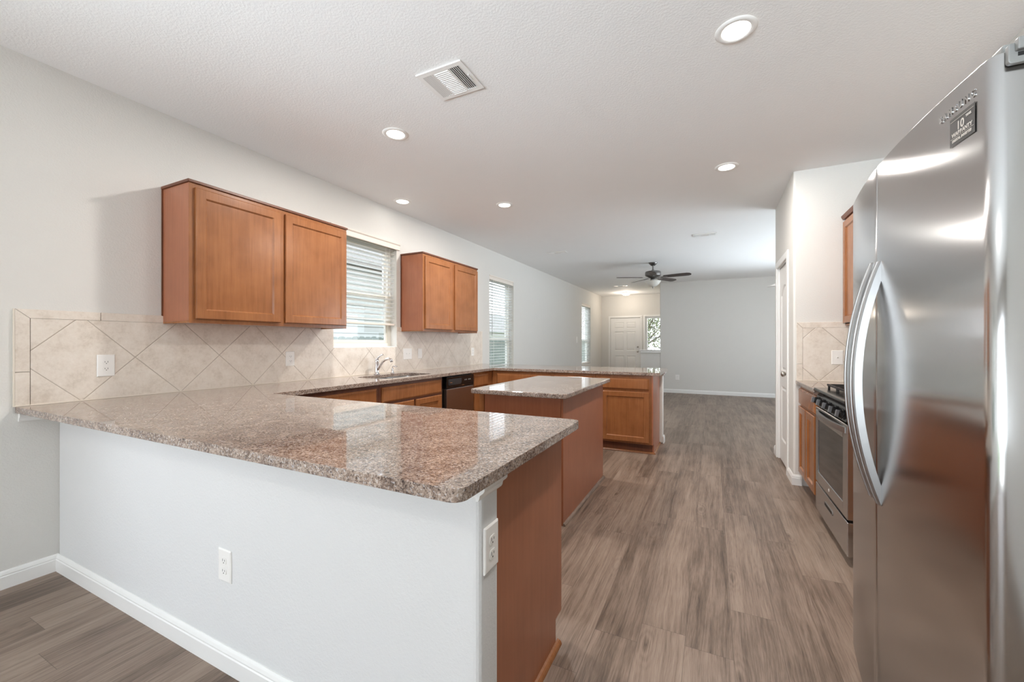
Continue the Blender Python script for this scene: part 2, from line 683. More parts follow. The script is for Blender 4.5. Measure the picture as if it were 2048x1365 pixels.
# pantry box with door opening in its left face
XP = 0.64
PD = (4.58, 5.24, 0.0, 2.045)
bm = bm_new()
up = lambda u, v, w_: (u, v, w_)
prism(bm, round_poly([(3.6, 4.30), (XP, 4.30), (XP, PD[0]), (XP+0.115, PD[0]), (XP+0.115, 4.415), (3.6, 4.415)], [0, 0.018, 0, 0, 0, 0]), up, 0, CEIL)
prism(bm, round_poly([(3.6, 5.44), (XP, 5.44), (XP, PD[1]), (XP+0.115, PD[1]), (XP+0.115, 5.325), (3.6, 5.325)], [0, 0.018, 0, 0, 0, 0]), up, 0, CEIL)
box(bm, XP, XP+0.115, PD[0], PD[1], PD[3], CEIL)
struct(obj('wall_pantry', bm, 'wall'), 'pantry corner wall with rounded corners')


def baseboard(name, pts, label=None):
    """pts: floor polyline; board is on the left side of the direction of travel"""
    bm = bm_new()
    prof = [(0, 0), (0.014, 0), (0.014, 0.062), (0.011, 0.066), (0.012, 0.072), (0.008, 0.082), (0.003, 0.090), (0, 0.090)]
    n = len(pts)
    rows = []
    for i, p in enumerate(pts):
        P = Vector((p[0], p[1]))
        def nrm(a, b):
            d = (Vector(b)-Vector(a)).normalized()
            return Vector((-d.y, d.x))
        if i == 0:
            m = nrm(pts[0], pts[1])
        elif i == n-1:
            m = nrm(pts[-2], pts[-1])
        else:
            a, b = nrm(pts[i-1], pts[i]), nrm(pts[i], pts[i+1])
            m = (a+b)/(1+a.dot(b))
        rows.append([bm.verts.new((P.x+m.x*u, P.y+m.y*u, v)) for u, v in prof])
    for i in range(n-1):
        for k in range(len(prof)):
            j = (k+1) % len(prof)
            bm.faces.new((rows[i][k], rows[i][j], rows[i+1][j], rows[i+1][k]))
    bm.faces.new(rows[0])
    bm.faces.new(rows[-1][::-1])
    return struct(obj(name, bm, 'trim'), label)


baseboard('baseboard_left', [(XL, YP0), (XL, -3.46)], 'white baseboard on the left wall by the half wall')
baseboard('baseboard_front', [(-0.545, YP1), (-0.545, YP0), (XL, YP0)], 'white baseboard along the bright half wall')
baseboard('baseboard_living', [(XL, ENT), (XL, 5.46)], 'white baseboard on the living room left wall')
baseboard('baseboard_rear', [(XL, 5.455), (-0.545, 5.455), (-0.545, 5.345)], 'white baseboard around the rear half wall end')
baseboard('baseboard_far', [(3.55, 10.88), (-1.175, 10.88), (-1.175, 10.895), (-1.64, 10.895)], 'white baseboard below the grey far wall')
baseboard('baseboard_pantry', [(0.70, 4.30), (XP, 4.30), (XP, 4.52)], 'white baseboard wrapping the pantry corner')
baseboard('baseboard_hall', [(XP, 5.30), (XP, 5.44), (3.5, 5.44)], 'white baseboard past the pantry door')
baseboard('baseboard_entry', [(-1.97, ENT), (-3.0, ENT)][::1] if False else [(-1.175, ENT), (-1.95, ENT)], 'white baseboard on the entry wall')
baseboard('baseboard_right', [(XR, -3.4), (XR, 0.9)], 'white baseboard on the right kitchen wall')

# front half wall (white, rounded end)
bm = bm_new()
box(bm, XL, -0.545, YP0, YP1, 0, KB)
struct(obj('wall_front', bm, 'pen', bevel=0.02, seg=4), 'bright white half wall under the nearest worktop')
bm = bm_new()
box(bm, XL, -0.545, 5.345, 5.455, 0, KB)
struct(obj('wall_rear', bm, 'wall', bevel=0.02, seg=4), 'half wall under the far worktop')


def cove(bm, p0, p1, nx, ny):
    """small cornice strip under a worktop; runs p0->p1, projects along (nx,ny)"""
    prof = [(0, 0), (0.006, 0), (0.010, 0.006), (0.012, 0.016), (0.022, 0.024), (0.026, 0.030), (0.026, 0.045), (0, 0.045)]
    a = [bm.verts.new((p0[0]+nx*u, p0[1]+ny*u, KB-0.046+v)) for u, v in prof]
    b = [bm.verts.new((p1[0]+nx*u, p1[1]+ny*u, KB-0.046+v)) for u, v in prof]
    n = len(prof)
    for i in range(n):
        bm.faces.new((a[i], a[(i+1) % n], b[(i+1) % n], b[i]))
    bm.faces.new(a)
    bm.faces.new(b[::-1])


bm = bm_new()
cove(bm, (XL, YP0), (-0.545, YP0), 0, -1)
cove(bm, (-0.545, YP0-0.02), (-0.545, YP1), 1, 0)
cove(bm, (XL, 0.778), (XL, YP0), 1, 0)
struct(obj('trim_2', bm, 'trim'), 'white moulding tucked under the nearest worktop')
bm = bm_new()
cove(bm, (XL, 5.455), (-0.545, 5.455), 0, 1)
cove(bm, (-0.545, 5.345), (-0.545, 5.475), 1, 0)
struct(obj('trim_3', bm, 'trim'), 'white moulding under the far worktop')

# ------------------------------------------------------------------ windows


def window(name, y0, y1, z0, z1, xw, out, label, railz=None):
    """single-hung window in a wall whose inner face is x=xw; out=-1 when outside lies toward -x"""
    root = bpy.data.objects.new(name, None)
    COL.objects.link(root)
    root.location = (xw+out*0.1, (y0+y1)/2, z0)
    struct(root, label)
    xa, xb = xw+out*0.085, xw+out*0.15
    rz = railz or (z0+z1)/2
    bm = bm_new()
    fw = 0.045
    box(bm, xa, xb, y0, y0+fw, z0, z1)
    box(bm, xa, xb, y1-fw, y1, z0, z1)
    box(bm, xa, xb, y0+fw, y1-fw, z0, z0+fw)
    box(bm, xa, xb, y0+fw, y1-fw, z1-fw, z1)
    obj('window_frame', bm, 'vinyl', root, bevel=0.003)
    xm = (xa+xb)/2
    bm = bm_new()
    s = 0.032
    for (a, b, c, d, x0, x1) in ((y0+fw, y1-fw, z0+fw, rz+0.02, xa+out*0.006, xm), (y0+fw, y1-fw, rz-0.02, z1-fw, xm, xb-out*0.006)):
        box(bm, x0, x1, a, a+s, c, d)
        box(bm, x0, x1, b-s, b, c, d)
        box(bm, x0, x1, a+s, b-s, c, c+s)
        box(bm, x0, x1, a+s, b-s, d-s, d)
    obj('window_sash', bm, 'vinyl', root, bevel=0.002)
    bm = bm_new()
    box(bm, xm-0.012, xm-0.009, y0+fw+s, y1-fw-s, z0+fw+s, rz-0.012)
    box(bm, xm+0.012, xm+0.015, y0+fw+s, y1-fw-s, rz+0.012, z1-fw-s)
    obj('window_pane', bm, 'glass', root)
    bm = bm_new()
    box(bm, xw+out*0.001, xa, y0, y1, z0-0.004, z0+0.006)
    obj('window_sill', bm, 'trim', root, bevel=0.002)
    return root


window('window_1', *WIN1, XL, -1, 'kitchen window above the sink', 1.765)
window('window_2', *WIN2, XL, -1, 'tall window just past the far worktop', 1.30)
window('window_3', *WIN3, XL, -1, 'narrow bright window near the front door', 1.30)
window('window_4', *WIN4, XL, -1, 'dining window behind the camera')
root = bpy.data.objects.new('window_5', None)
COL.objects.link(root)
root.location = (-1.3, -3.53, 0.02)
struct(root, 'glazed patio opening behind the camera')
bm = bm_new()
for a in (-2.9, -1.33, 0.24):
    box(bm, a, a+0.06, -3.58, -3.52, 0.02, 2.32)
box(bm, -2.9, 0.3, -3.58, -3.52, 0.02, 0.09)
box(bm, -2.9, 0.3, -3.58, -3.52, 2.26, 2.32)
obj('window_frame', bm, 'vinyl', root, bevel=0.003)
bm = bm_new()
box(bm, -2.84, 0.24, -3.552, -3.548, 0.09, 2.26)
obj('window_pane', bm, 'glass', root)
root = bpy.data.objects.new('window_6', None)
COL.objects.link(root)
root.location = (3.62, 8.3, 0.6)
struct(root, 'living room window on the right wall')
bm = bm_new()
for a in (6.8, 8.27, 9.74):
    box(bm, 3.6, 3.66, a, a+0.06, 0.6, 2.3)
box(bm, 3.6, 3.66, 6.8, 9.8, 0.6, 0.66)
box(bm, 3.6, 3.66, 6.8, 9.8, 2.24, 2.3)
obj('window_frame', bm, 'vinyl', root, bevel=0.003)
bm = bm_new()
box(bm, 3.628, 3.632, 6.86, 9.74, 0.66, 2.24)
obj('window_pane', bm, 'glass', root)
# entry sidelight window with grid
root = bpy.data.objects.new('window_7', None)
COL.objects.link(root)
root.location = (-1.59, ENT+0.05, 0.78)
struct(root, 'small gridded window beside the front door')
bm = bm_new()
a, b, c, d = -1.86, -1.32, 0.78, 2.05
for q in ((a, a+0.06, c, d), (b-0.06, b, c, d), (a+0.06, b-0.06, c, c+0.06), (a+0.06, b-0.06, d-0.06, d)):
    box(bm, q[0], q[1], ENT+0.05, ENT+0.11, q[2], q[3])
obj('window_frame', bm, 'trim', root, bevel=0.003)
bm = bm_new()
box(bm, a+0.06, b-0.06, ENT+0.078, ENT+0.081, c+0.06, d-0.06)
obj('window_pane', bm, 'glass', root)
bm = bm_new()
box(bm, -1.601, -1.585, ENT+0.066, ENT+0.076, c+0.06, d-0.06)
for z in (1.10, 1.40, 1.70):
    box(bm, a+0.06, b-0.06, ENT+0.066, ENT+0.076, z-0.008, z+0.008)
obj('window_grid', bm, 'fanmetal', root)
bm = bm_new()
for q in ((a-0.05, a, c-0.05, d+0.05), (b, b+0.05, c-0.05, d+0.05), (a, b, c-0.05, c), (a, b, d, d+0.05)):
    box(bm, q[0], q[1], ENT-0.014, ENT, q[2], q[3])
obj('window_casing', bm, 'trim', root, bevel=0.003)


def blind(y0, y1, z_low, z_top, xw, label, valance_out=False, wand=False, tilt=12, pitch=0.046, val_y=None):
    r = thing('window_blind', (xw-0.03, (y0+y1)/2, z_low), label, 'blind')
    bm = bm_new()
    zz = z_top-0.085
    tl = math.radians(tilt)
    xc = xw-0.042
    w = 0.025
    while zz > z_low+0.04:
        dx, dz = w*math.cos(tl), w*math.sin(tl)
        v = [bm.verts.new(q) for q in ((xc-dx, y0+0.012, zz-dz), (xc+dx, y0+0.012, zz+dz), (xc+dx, y1-0.012, zz+dz), (xc-dx, y1-0.012, zz-dz))]
        v2 = [bm.verts.new((q.co.x, q.co.y, q.co.z+0.0028)) for q in v]
        bm.faces.new(v[::-1])
        bm.faces.new(v2)
        for i in range(4):
            bm.faces.new((v[i], v[(i+1) % 4], v2[(i+1) % 4], v2[i]))
        zz -= pitch
    obj('slats', bm, 'slat', r)
    bm = bm_new()
    box(bm, xc-0.026, xc+0.026, y0+0.01, y1-0.01, z_low, z_low+0.022)
    obj('bottom_rail', bm, 'valance', r, bevel=0.004)
    bm = bm_new()
    box(bm, xc-0.028, xc+0.028, y0+0.006, y1-0.006, z_top-0.06, z_top-0.012)
    obj('head_rail', bm, 'valance', r, bevel=0.002)
    bm = bm_new()
    vy0, vy1 = val_y if val_y else (y0+0.003, y1-0.003)
    x0, x1 = (xw+0.002, xw+0.016) if valance_out else (xw-0.012, xw-0.002)
    pr = [(x0, 0), (x1-0.003, 0), (x1, 0.006), (x1-0.004, 0.014), (x1-0.004, 0.052), (x1+0.006, 0.062), (x1+0.008, 0.075), (x0, 0.075)]
    prism(bm, pr, lambda u, v, w_: (u, w_, z_top-0.07+v), vy0, vy1)
    obj('valance', bm, 'valance', r)
    n = 2 if y1-y0 < 1.2 else 4
    for i in range(n):
        bm = bm_new()
        yc = y0+(y1-y0)*(0.18+0.64*i/(n-1))
        for dx in (-0.026, 0.026):
            tube(bm, [(xc+dx, yc, z_low+0.01), (xc+dx, yc, z_top-0.05)], 0.0011, 6)
            tube(bm, [(xc+dx, yc+0.012, z_low+0.01), (xc+dx, yc+0.012, z_top-0.05)], 0.0009, 6)
        obj('ladder_cord', bm, 'blind', r)
    bm = bm_new()
    tube(bm, [(xw-0.008, y1-0.10, z_top-0.06), (xw-0.008, y1-0.10, z_low+0.36)], 0.0014, 6)
    lathe(bm, [(0.002, 0), (0.007, -0.006), (0.006, -0.03), (0.002, -0.036)], (xw-0.008, y1-0.10, z_low+0.36), 10)
    obj('pull_cord', bm, 'blind', r)
    if wand:
        bm = bm_new()
        tube(bm, [(xw-0.006, y0+0.10, z_top-0.06), (xw-0.006, y0+0.10, z_top-0.06-0.92)], 0.004, 8)
        obj('wand', bm, 'greyplastic', r)
    return r


blind(WIN1[0], WIN1[1], 1.435, 2.362, XL, 'cream blind half lowered over the kitchen sink window', True, False, 12, val_y=(2.69, 3.637))
blind(WIN2[0], WIN2[1], 0.64, 2.335, XL, 'white blind with grey wand past the far worktop', False, True, 14)
blind(WIN3[0], WIN3[1], 0.66, 2.335, XL, 'white blind on the farthest left window near the front door', False, False, 24)


# ------------------------------------------------------------------ cabinet pieces


class F:
    """local frame: u along width, v up, n outward"""
    def __init__(self, o, u, n):
        self.o, self.u, self.n = Vector(o), Vector(u), Vector(n)

    def __call__(self, u, v, n):
        return self.o+self.u*u+Vector((0, 0, 1))*v+self.n*n


def ring_faces(bm, A, B):
    for i in range(4):
        j = (i+1) % 4
        bm.faces.new((A[i], A[j], B[j], B[i]))


def rect(bm, fr, u0, u1, v0, v1, n):
    return [bm.verts.new(fr(*q, n)) for q in ((u0, v0), (u1, v0), (u1, v1), (u0, v1))]


def shaker(bm, fr, u0, u1, v0, v1, t=0.019, st=0.055, rec=0.010):
    A = rect(bm, fr, u0, u1, v0, v1, 0.0)
    B = rect(bm, fr, u0, u1, v0, v1, t-0.004)
    C = rect(bm, fr, u0+0.005, u1-0.005, v0+0.005, v1-0.005, t)
    D = rect(bm, fr, u0+st, u1-st, v0+st, v1-st, t)
    E_ = rect(bm, fr, u0+st+0.009, u1-st-0.009, v0+st+0.009, v1-st-0.009, t-rec)
    bm.faces.new(A[::-1])
    ring_faces(bm, A, B)
    ring_faces(bm, B, C)
    ring_faces(bm, C, D)
    ring_faces(bm, D, E_)
    bm.faces.new(E_)


def slab(bm, fr, u0, u1, v0, v1, t=0.019, ins=0.014):
    A = rect(bm, fr, u0, u1, v0, v1, 0.0)
    B = rect(bm, fr, u0, u1, v0, v1, t-0.010)
    C = rect(bm, fr, u0+ins, u1-ins, v0+ins, v1-ins, t)
    bm.faces.new(A[::-1])
    ring_faces(bm, A, B)
    ring_faces(bm, B, C)
    bm.faces.new(C)


def cab_door(root, fr, u0, u1, v0, v1, mat='wood'):
    bm = bm_new()
    shaker(bm, fr, u0, u1, v0, v1)
    return obj('door', bm, mat, root)


def cab_drawer(root, fr, u0, u1, v0, v1, mat='wood'):
    bm = bm_new()
    slab(bm, fr, u0, u1, v0, v1)
    return obj('drawer_front', bm, mat, root)


def body_box(root, name, mat, *d, bevel=0.0015):
    bm = bm_new()
    box(bm, *d)
    return obj(name, bm, mat, root, bevel=bevel)


# ---- left upper cabinets (front at x=-2.90, doors project to -2.881)
def upper_left(y0, y1, z0, z1, split, label, first):
    xf = -2.905
    r = thing('wall_cabinet', ((XL+xf)/2, (y0+y1)/2, z0), label, 'cabinet')
    body_box(r, 'cabinet_body', 'wood_panel', XL+0.001, xf, y0, y1, z0+0.012, z1)
    bm = bm_new()
    box(bm, xf-0.018, xf, y0, y1, z0, z0+0.0118)
    box(bm, XL+0.004, xf-0.0182, y0, y0+0.014, z0, z0+0.0118)
    box(bm, XL+0.004, xf-0.0182, y1-0.014, y1, z0, z0+0.0118)
    obj('light_rail', bm, 'wood', r)
    bm = bm_new()
    for q in ((y0, y0+0.032), (split[0]-0.004, split[1]+0.004), (y1-0.026, y1)):
        box(bm, xf+0.0002, xf+0.004, q[0], q[1], z0, z1-0.001)
    for q in ((y0+0.032, split[0]-0.004), (split[1]+0.004, y1-0.026)):
        box(bm, xf+0.0002, xf+0.004, q[0], q[1], z0, z0+0.03)
        box(bm, xf+0.0002, xf+0.004, q[0], q[1], z1-0.03, z1-0.001)
    bmesh.ops.remove_doubles(bm, verts=bm.verts, dist=1e-6)
    obj('face_frame', bm, 'wood', r)
    fr = F((xf+0.0045, 0, 0), (0, 1, 0), (1, 0, 0))
    cab_door(r, fr, y0+0.03, split[0], z0+0.026, z1-0.027)
    cab_door(r, fr, split[1], y1-0.012, z0+0.026, z1-0.027)
    bm = bm_new()
    box(bm, XL+0.001, xf+0.014, y0-0.010, y1+0.008, z1, z1+0.018)
    obj('top_moulding', bm, 'wood_dark', r, bevel=0.003)
    bm = bm_new()
    box(bm, XL+0.001, XL+0.010, y0-0.007, y0, z0+0.05, z1)
    obj('scribe_strip', bm, 'wood_dark', r)
    return r


upper_left(1.395, 2.605, 1.366, 2.238, (1.985, 2.022), 'brown two door wall cabinet hanging left of the sink window', True)
upper_left(3.668, 4.845, 1.372, 2.243, (4.225, 4.285), 'brown two door wall cabinet right of the sink window', False)

# ---- right upper cabinet
r = thing('wall_cabinet', (1.16, 3.95, 1.385), 'brown wall cabinet on the right above the stove side worktop, mostly behind the fridge', 'cabinet')
body_box(r, 'cabinet_body', 'wood_panel', 1.0, XR-0.001, 3.60, 4.298, 1.397, 2.27)
bm = bm_new()
box(bm, 1.0, 1.018, 3.60, 4.298, 1.385, 1.41)
obj('light_rail', bm, 'wood', r)
bm = bm_new()
prism(bm, [(0.975, 0.018), (0.985, 0), (XR-0.001, 0), (XR-0.001, 0.03), (0.972, 0.03)], lambda u, v, w_: (u, w_, 2.27+v), 3.60, 4.298)
obj('top_moulding', bm, 'wood_dark', r)
fr = F((0.9995, 0, 0), (0, -1, 0), (-1, 0, 0))
cab_door(r, fr, -4.285, -3.955, 1.405, 2.25)
cab_door(r, fr, -3.945, -3.615, 1.405, 2.25)

# ---- front peninsula base cabinet (doors face +y, end panel faces +x)
r = thing('base_cabinet', (-1.3, 1.34, 0), 'brown base cabinet behind the bright half wall, plain end panel toward the aisle', 'cabinet')
bm = bm_new()
prism(bm, [(1.035, 0), (1.585, 0), (1.585, 0.108), (1.655, 0.108), (1.655, KB-0.002), (1.035, KB-0.002)], lambda u, v, w_: (w_, u, v), -0.592, -0.575)
obj('end_panel', bm, 'wood_panel', r, bevel=0.001)
body_box(r, 'cabinet_body', 'wood_panel', -2.56, -0.593, 1.036, 1.640, 0.108, KB-0.003)
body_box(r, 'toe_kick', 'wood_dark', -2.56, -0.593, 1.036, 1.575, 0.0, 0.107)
fr = F((0, 1.641, 0), (-1, 0, 0), (0, 1, 0))
uu = [0.60, 1.04, 1.05, 1.49, 1.50, 1.98, 1.99, 2.45]
for i in range(0, 8, 2):
    cab_door(r, fr, uu[i], uu[i+1], 0.13, 0.685)
    cab_drawer(r, fr, uu[i], uu[i+1], 0.70, 0.85)
bm = bm_new()
qr = [(0, 0), (0.019, 0), (0.018, 0.006), (0.0145, 0.0125), (0.0085, 0.017), (0, 0.019)]
prism(bm, qr, lambda u, v, w_: (-0.5748+u, w_, v), 1.05, 1.605)
obj('quarter_round', bm, 'wood', r, smooth=False)

# ---- left run base units
XB = -2.605
frL = F((XB+0.0005, 0, 0), (0, 1, 0), (1, 0, 0))
r = thing('base_cabinet', (-2.9, 2.2, 0), 'brown drawer base cabinet left of the sink base, half hidden behind the near worktop', 'cabinet')
body_box(r, 'cabinet_body', 'wood_dark', XL+0.002, XB, 1.645, 2.694, 0.108, KB-0.003)
body_box(r, 'toe_kick', 'wood_dark', XL+0.002, XB-0.07, 1.70, 2.694, 0, 0.107)
cab_drawer(r, frL, 1.70, 2.655, 0.705, 0.845)
cab_door(r, frL, 1.70, 2.17, 0.13, 0.68)
cab_door(r, frL, 2.18, 2.655, 0.13, 0.68)
r = thing('sink_cabinet', (-2.9, 3.17, 0), 'brown sink base cabinet with a wide false drawer front, left of the dishwasher', 'cabinet')
bm = bm_new()
box(bm, XB-0.02, XB, 2.696, 3.618, 0.108, KB-0.003)
box(bm, XL+0.002, XB-0.02, 2.696, 2.712, 0.108, KB-0.003)
box(bm, XL+0.002, XB-0.02, 3.602, 3.618, 0.108, KB-0.003)
box(bm, XL+0.002, XB-0.02, 2.712, 3.602, 0.108, 0.125)
obj('cabinet_body', bm, 'wood_dark', r)
body_box(r, 'toe_kick', 'wood_dark', XL+0.002, XB-0.07, 2.696, 3.618, 0, 0.107)
cab_drawer(r, frL, 2.718, 3.592, 0.712, 0.848)
cab_door(r, frL, 2.718, 3.142, 0.13, 0.690)
cab_door(r, frL, 3.172, 3.592, 0.13, 0.690)
# dishwasher
r = thing('dishwasher', (-2.9, 3.93, 0), 'stainless dishwasher with black control strip beside the sink cabinet', 'dishwasher')
body_box(r, 'casing', 'black', XL+0.03, XB-0.01, 3.622, 4.225, 0.1, 0.872)
body_box(r, 'kick_plate', 'black', XL+0.03, XB-0.06, 3.622, 4.225, 0.002, 0.1)
body_box(r, 'door', 'steel_d', XB-0.0095, XB+0.028, 3.668, 4.222, 0.115, 0.735, bevel=0.004)
d_ = body_box(r, 'control_panel', 'black', XB-0.0095, XB+0.030, 3.664, 4.222, 0.738, 0.868, bevel=0.004)
bm = bm_new()
prism(bm, [(3.70, 0.775), (3.93, 0.775), (3.95, 0.79), (3.95, 0.84), (3.69, 0.84), (3.69, 0.785)], lambda u, v, w_: (w_, u, v), XB+0.0302, XB+0.034)
obj('latch_panel', bm, 'iron', d_)
for i, yy in enumerate((4.02, 4.05, 4.10, 4.13)):
    bm = bm_new()
    box(bm, XB+0.0302, XB+0.032, yy, yy+0.014, 0.808, 0.820)
    obj('button', bm, 'greyplastic', d_)
bm = bm_new()
box(bm, XB+0.0342, XB+0.036, 3.722, 3.760, 0.800, 0.808)
obj('indicator', bm, 'chrome', d_)
bm = bm_new()
box(bm, XB+0.0302, XB+0.0312, 3.965, 4.01, 0.755, 0.762)
obj('badge', bm, 'chrome', d_)
# corner units
r = thing('base_cabinet', (-2.9, 4.45, 0), 'narrow brown corner base cabinet between dishwasher and far worktop run', 'cabinet')
body_box(r, 'cabinet_body', 'wood', XL+0.002, XB, 4.228, 5.343, 0.108, KB-0.003)
body_box(r, 'toe_kick', 'wood_dark', XL+0.002, XB-0.07, 4.228, 5.343, 0, 0.107)
cab_drawer(r, frL, 4.26, 4.60, 0.705, 0.845)
cab_door(r, frL, 4.26, 4.60, 0.13, 0.69)
# back peninsula cabinets
YBf = 4.735
frB = F((0, YBf-0.0005, 0), (1, 0, 0), (0, -1, 0))
r = thing('base_cabinet', (-2.1, 5.0, 0), 'long brown base cabinet under the far worktop, mostly behind the island', 'cabinet')
body_box(r, 'cabinet_body', 'wood', XB+0.002, -1.225, YBf, 5.343, 0.108, KB-0.003)
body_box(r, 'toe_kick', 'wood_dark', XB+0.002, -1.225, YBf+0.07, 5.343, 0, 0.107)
cab_drawer(r, frB, -2.53, -1.78, 0.705, 0.845)
cab_drawer(r, frB, -1.74, -1.26, 0.705, 0.845)
cab_door(r, frB, -2.53, -2.17, 0.13, 0.69)
cab_door(r, frB, -2.14, -1.78, 0.13, 0.69)
cab_door(r, frB, -1.74, -1.26, 0.13, 0.69)
r = thing('base_cabinet', (-0.9, 5.0, 0), 'brown one drawer one door base cabinet at the aisle end of the far run', 'cabinet')
body_box(r, 'cabinet_body', 'wood', -1.222, -0.597, YBf, 5.342, 0.108, KB-0.003)
bm = bm_new()
prism(bm, [(YBf, 0.108), (YBf+0.055, 0.108), (YBf+0.055, 0), (5.342, 0), (5.342, KB-0.003), (YBf, KB-0.003)], lambda u, v, w_: (w_, u, v), -0.597, -0.582)
obj('end_panel', bm, 'wood_panel', r, bevel=0.001)
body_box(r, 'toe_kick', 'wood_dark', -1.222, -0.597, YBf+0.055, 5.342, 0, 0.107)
cab_drawer(r, frB, -1.205, -0.625, 0.715, 0.842)
cab_door(r, frB, -1.150, -0.622, 0.128, 0.690)
bm = bm_new()
prism(bm, qr, lambda u, v, w_: (w_, YBf+0.0545-u, v), -1.22, -0.575)
prism(bm, qr, lambda u, v, w_: (-0.5815+u, w_, v), YBf+0.04, 5.34)
obj('quarter_round', bm, 'wood', r)

# ---- island
r = thing('island', (-1.22, 3.2, 0), 'brown kitchen island with plain panelled sides in the middle of the floor', 'island')
body_box(r, 'cabinet_body', 'wood_panel', -1.505, -0.921, 2.652, 3.755, 0.0, KB-0.003)
body_box(r, 'side_panel', 'wood_panel', -0.920, -0.905, 2.640, 3.765, 0.0, KB-0.002)
body_box(r, 'back_panel', 'wood_panel', -1.515, -0.921, 2.637, 2.651, 0.0, KB-0.002)
body_box(r, 'corner_post', 'wood', -1.555, -1.516, 2.630, 2.66, 0.108, KB-0.002)
frI = F((-1.5055, 0, 0), (0, -1, 0), (-1, 0, 0))
for a, b in ((-3.74, -3.22), (-3.20, -2.68)):
    cab_door(r, frI, a, b, 0.13, 0.69)
    cab_drawer(r, frI, a, b, 0.705, 0.85)
bm = bm_new()
prism(bm, qr, lambda u, v, w_: (-0.9048+u, w_, v), 2.637, 3.765)
obj('quarter_round', bm, 'trimdark' if False else M['floor'], r)

# ---- worktops


def worktop(name, poly, label, hole=None):
    bm = bm_new()
    ct = [bm.verts.new((x, y, K)) for x, y in poly]
    edges = [bm.edges.new((ct[i], ct[(i+1) % len(ct)])) for i in range(len(ct))]
    if hole:
        hv = [bm.verts.new((x, y, K)) for x, y in hole]
        edges += [bm.edges.new((hv[i], hv[(i+1) % len(hv)])) for i in range(len(hv))]
    bmesh.ops.triangle_fill(bm, use_beauty=True, use_dissolve=False, edges=edges)
    bmesh.ops.dissolve_limit(bm, angle_limit=0.01, verts=bm.verts, edges=bm.edges) if not hole else None
    fs = list(bm.faces)
    ret = bmesh.ops.extrude_face_region(bm, geom=fs)
    for v in [g for g in ret['geom'] if isinstance(g, bmesh.types.BMVert)]:
        v.co.z = KB
    o = obj(name, bm, 'granite', bevel=0.006, seg=3)
    return tag(o, label, 'worktop')


# left U-shaped worktop: one continuous slab
R_ = 0.035
XI = -2.565
outer = [(XL+0.001, 0.768), (-0.505, 0.768), (-0.505, 1.70), (XI, 1.70), (XI, 4.70), (-0.51, 4.70), (-0.51, 5.60), (XL+0.001, 5.60)]
poly = round_poly(outer, [0, R_, R_, 0, 0, R_, R_, 0])
hole = round_poly([(-3.045, 2.83), (-2.665, 2.83), (-2.665, 3.55), (-3.045, 3.55)], [0.07]*4)
worktop('granite_worktop', poly, 'speckled brown granite worktop wrapping three sides of the kitchen along the left wall', hole)
poly = round_poly([(-1.56, 2.495), (-0.838, 2.495), (-0.838, 3.80), (-1.56, 3.80)], [R_]*4)
worktop('granite_worktop', poly, 'separate rectangular granite slab on top of the island')
poly = [(0.655, 3.604), (XR-0.001, 3.604), (XR-0.001, 4.299), (0.655, 4.299)]
worktop('granite_worktop', poly, 'short granite worktop between the stove and the pantry wall')
poly = [(0.74, 2.02), (XR-0.001, 2.02), (XR-0.001, 2.838), (0.74, 2.838)]
worktop('granite_worktop', poly, 'granite worktop between the stove and the fridge')

# ---- sink, faucet, soap dispenser
r = thing('sink', (-2.855, 3.19, 0.7), 'stainless double bowl undermount sink below the kitchen window', 'sink')
for (a, b) in ((2.835, 3.175), (3.20, 3.545)):
    bm = bm_new()
    pts_o = round_poly([(-3.05, a), (-2.66, a), (-2.66, b), (-3.05, b)], [0.07]*4)
    pts_i = round_poly([(-3.035, a+0.015), (-2.675, a+0.015), (-2.675, b-0.015), (-3.035, b-0.015)], [0.055]*4)
    top = [bm.verts.new((x, y, KB-0.001)) for x, y in pts_o]
    bot = [bm.verts.new((x, y, KB-0.19)) for x, y in pts_i]
    n = len(top)
    for i in range(n):
        bm.faces.new((top[i], top[(i+1) % n], bot[(i+1) % n], bot[i]))
    bm.faces.new(bot)
    so = obj('bowl', bm, 'steel_sink', r)
    sd = so.modifiers.new('thick', 'SOLIDIFY')
    sd.thickness = 0.0015
    bm = bm_new()
    lathe(bm, [(0.04, 0), (0.042, 0.003), (0.02, 0.004)], (-2.855, (a+b)/2, KB-0.188), 20)
    obj('drain', bm, 'chrome', so)
r = thing('faucet', (-3.125, 3.20, K), 'chrome single lever faucet standing behind the sink', 'faucet')
bm = bm_new()
lathe(bm, [(0.030, 0), (0.030, 0.006), (0.023, 0.012), (0.020, 0.03), (0.019, 0.12), (0.022, 0.135), (0.021, 0.15), (0.012, 0.162), (0.004, 0.165)], (-3.125, 3.20, K+0.0002), 24)
obj('faucet_body', bm, 'chrome', r, smooth=True)
bm = bm_new()
pth = [(-3.115, 3.20, K+0.05), (-3.085, 3.20, K+0.09), (-3.05, 3.20, K+0.13), (-3.01, 3.20, K+0.155), (-2.965, 3.20, K+0.165), (-2.935, 3.20, K+0.155), (-2.925, 3.20, K+0.135)]
tube(bm, pth, [0.014, 0.014, 0.013, 0.012, 0.013, 0.014, 0.014], 16)
obj('spout', bm, 'chrome', r, smooth=True)
bm = bm_new()
tube(bm, [(-3.125, 3.20, K+0.155), (-3.12, 3.215, K+0.175), (-3.11, 3.24, K+0.195), (-3.10, 3.262, K+0.205)], [0.010, 0.008, 0.007, 0.009], 12)
obj('lever', bm, 'chrome', r, smooth=True)
r = thing('soap_dispenser', (-3.125, 3.43, K), 'small chrome soap dispenser right of the faucet', 'soap dispenser')
bm = bm_new()
lathe(bm, [(0.022, 0), (0.022, 0.005), (0.016, 0.010), (0.014, 0.045), (0.010, 0.055)], (-3.125, 3.43, K+0.0002), 20)
obj('base', bm, 'chrome', r, smooth=True)
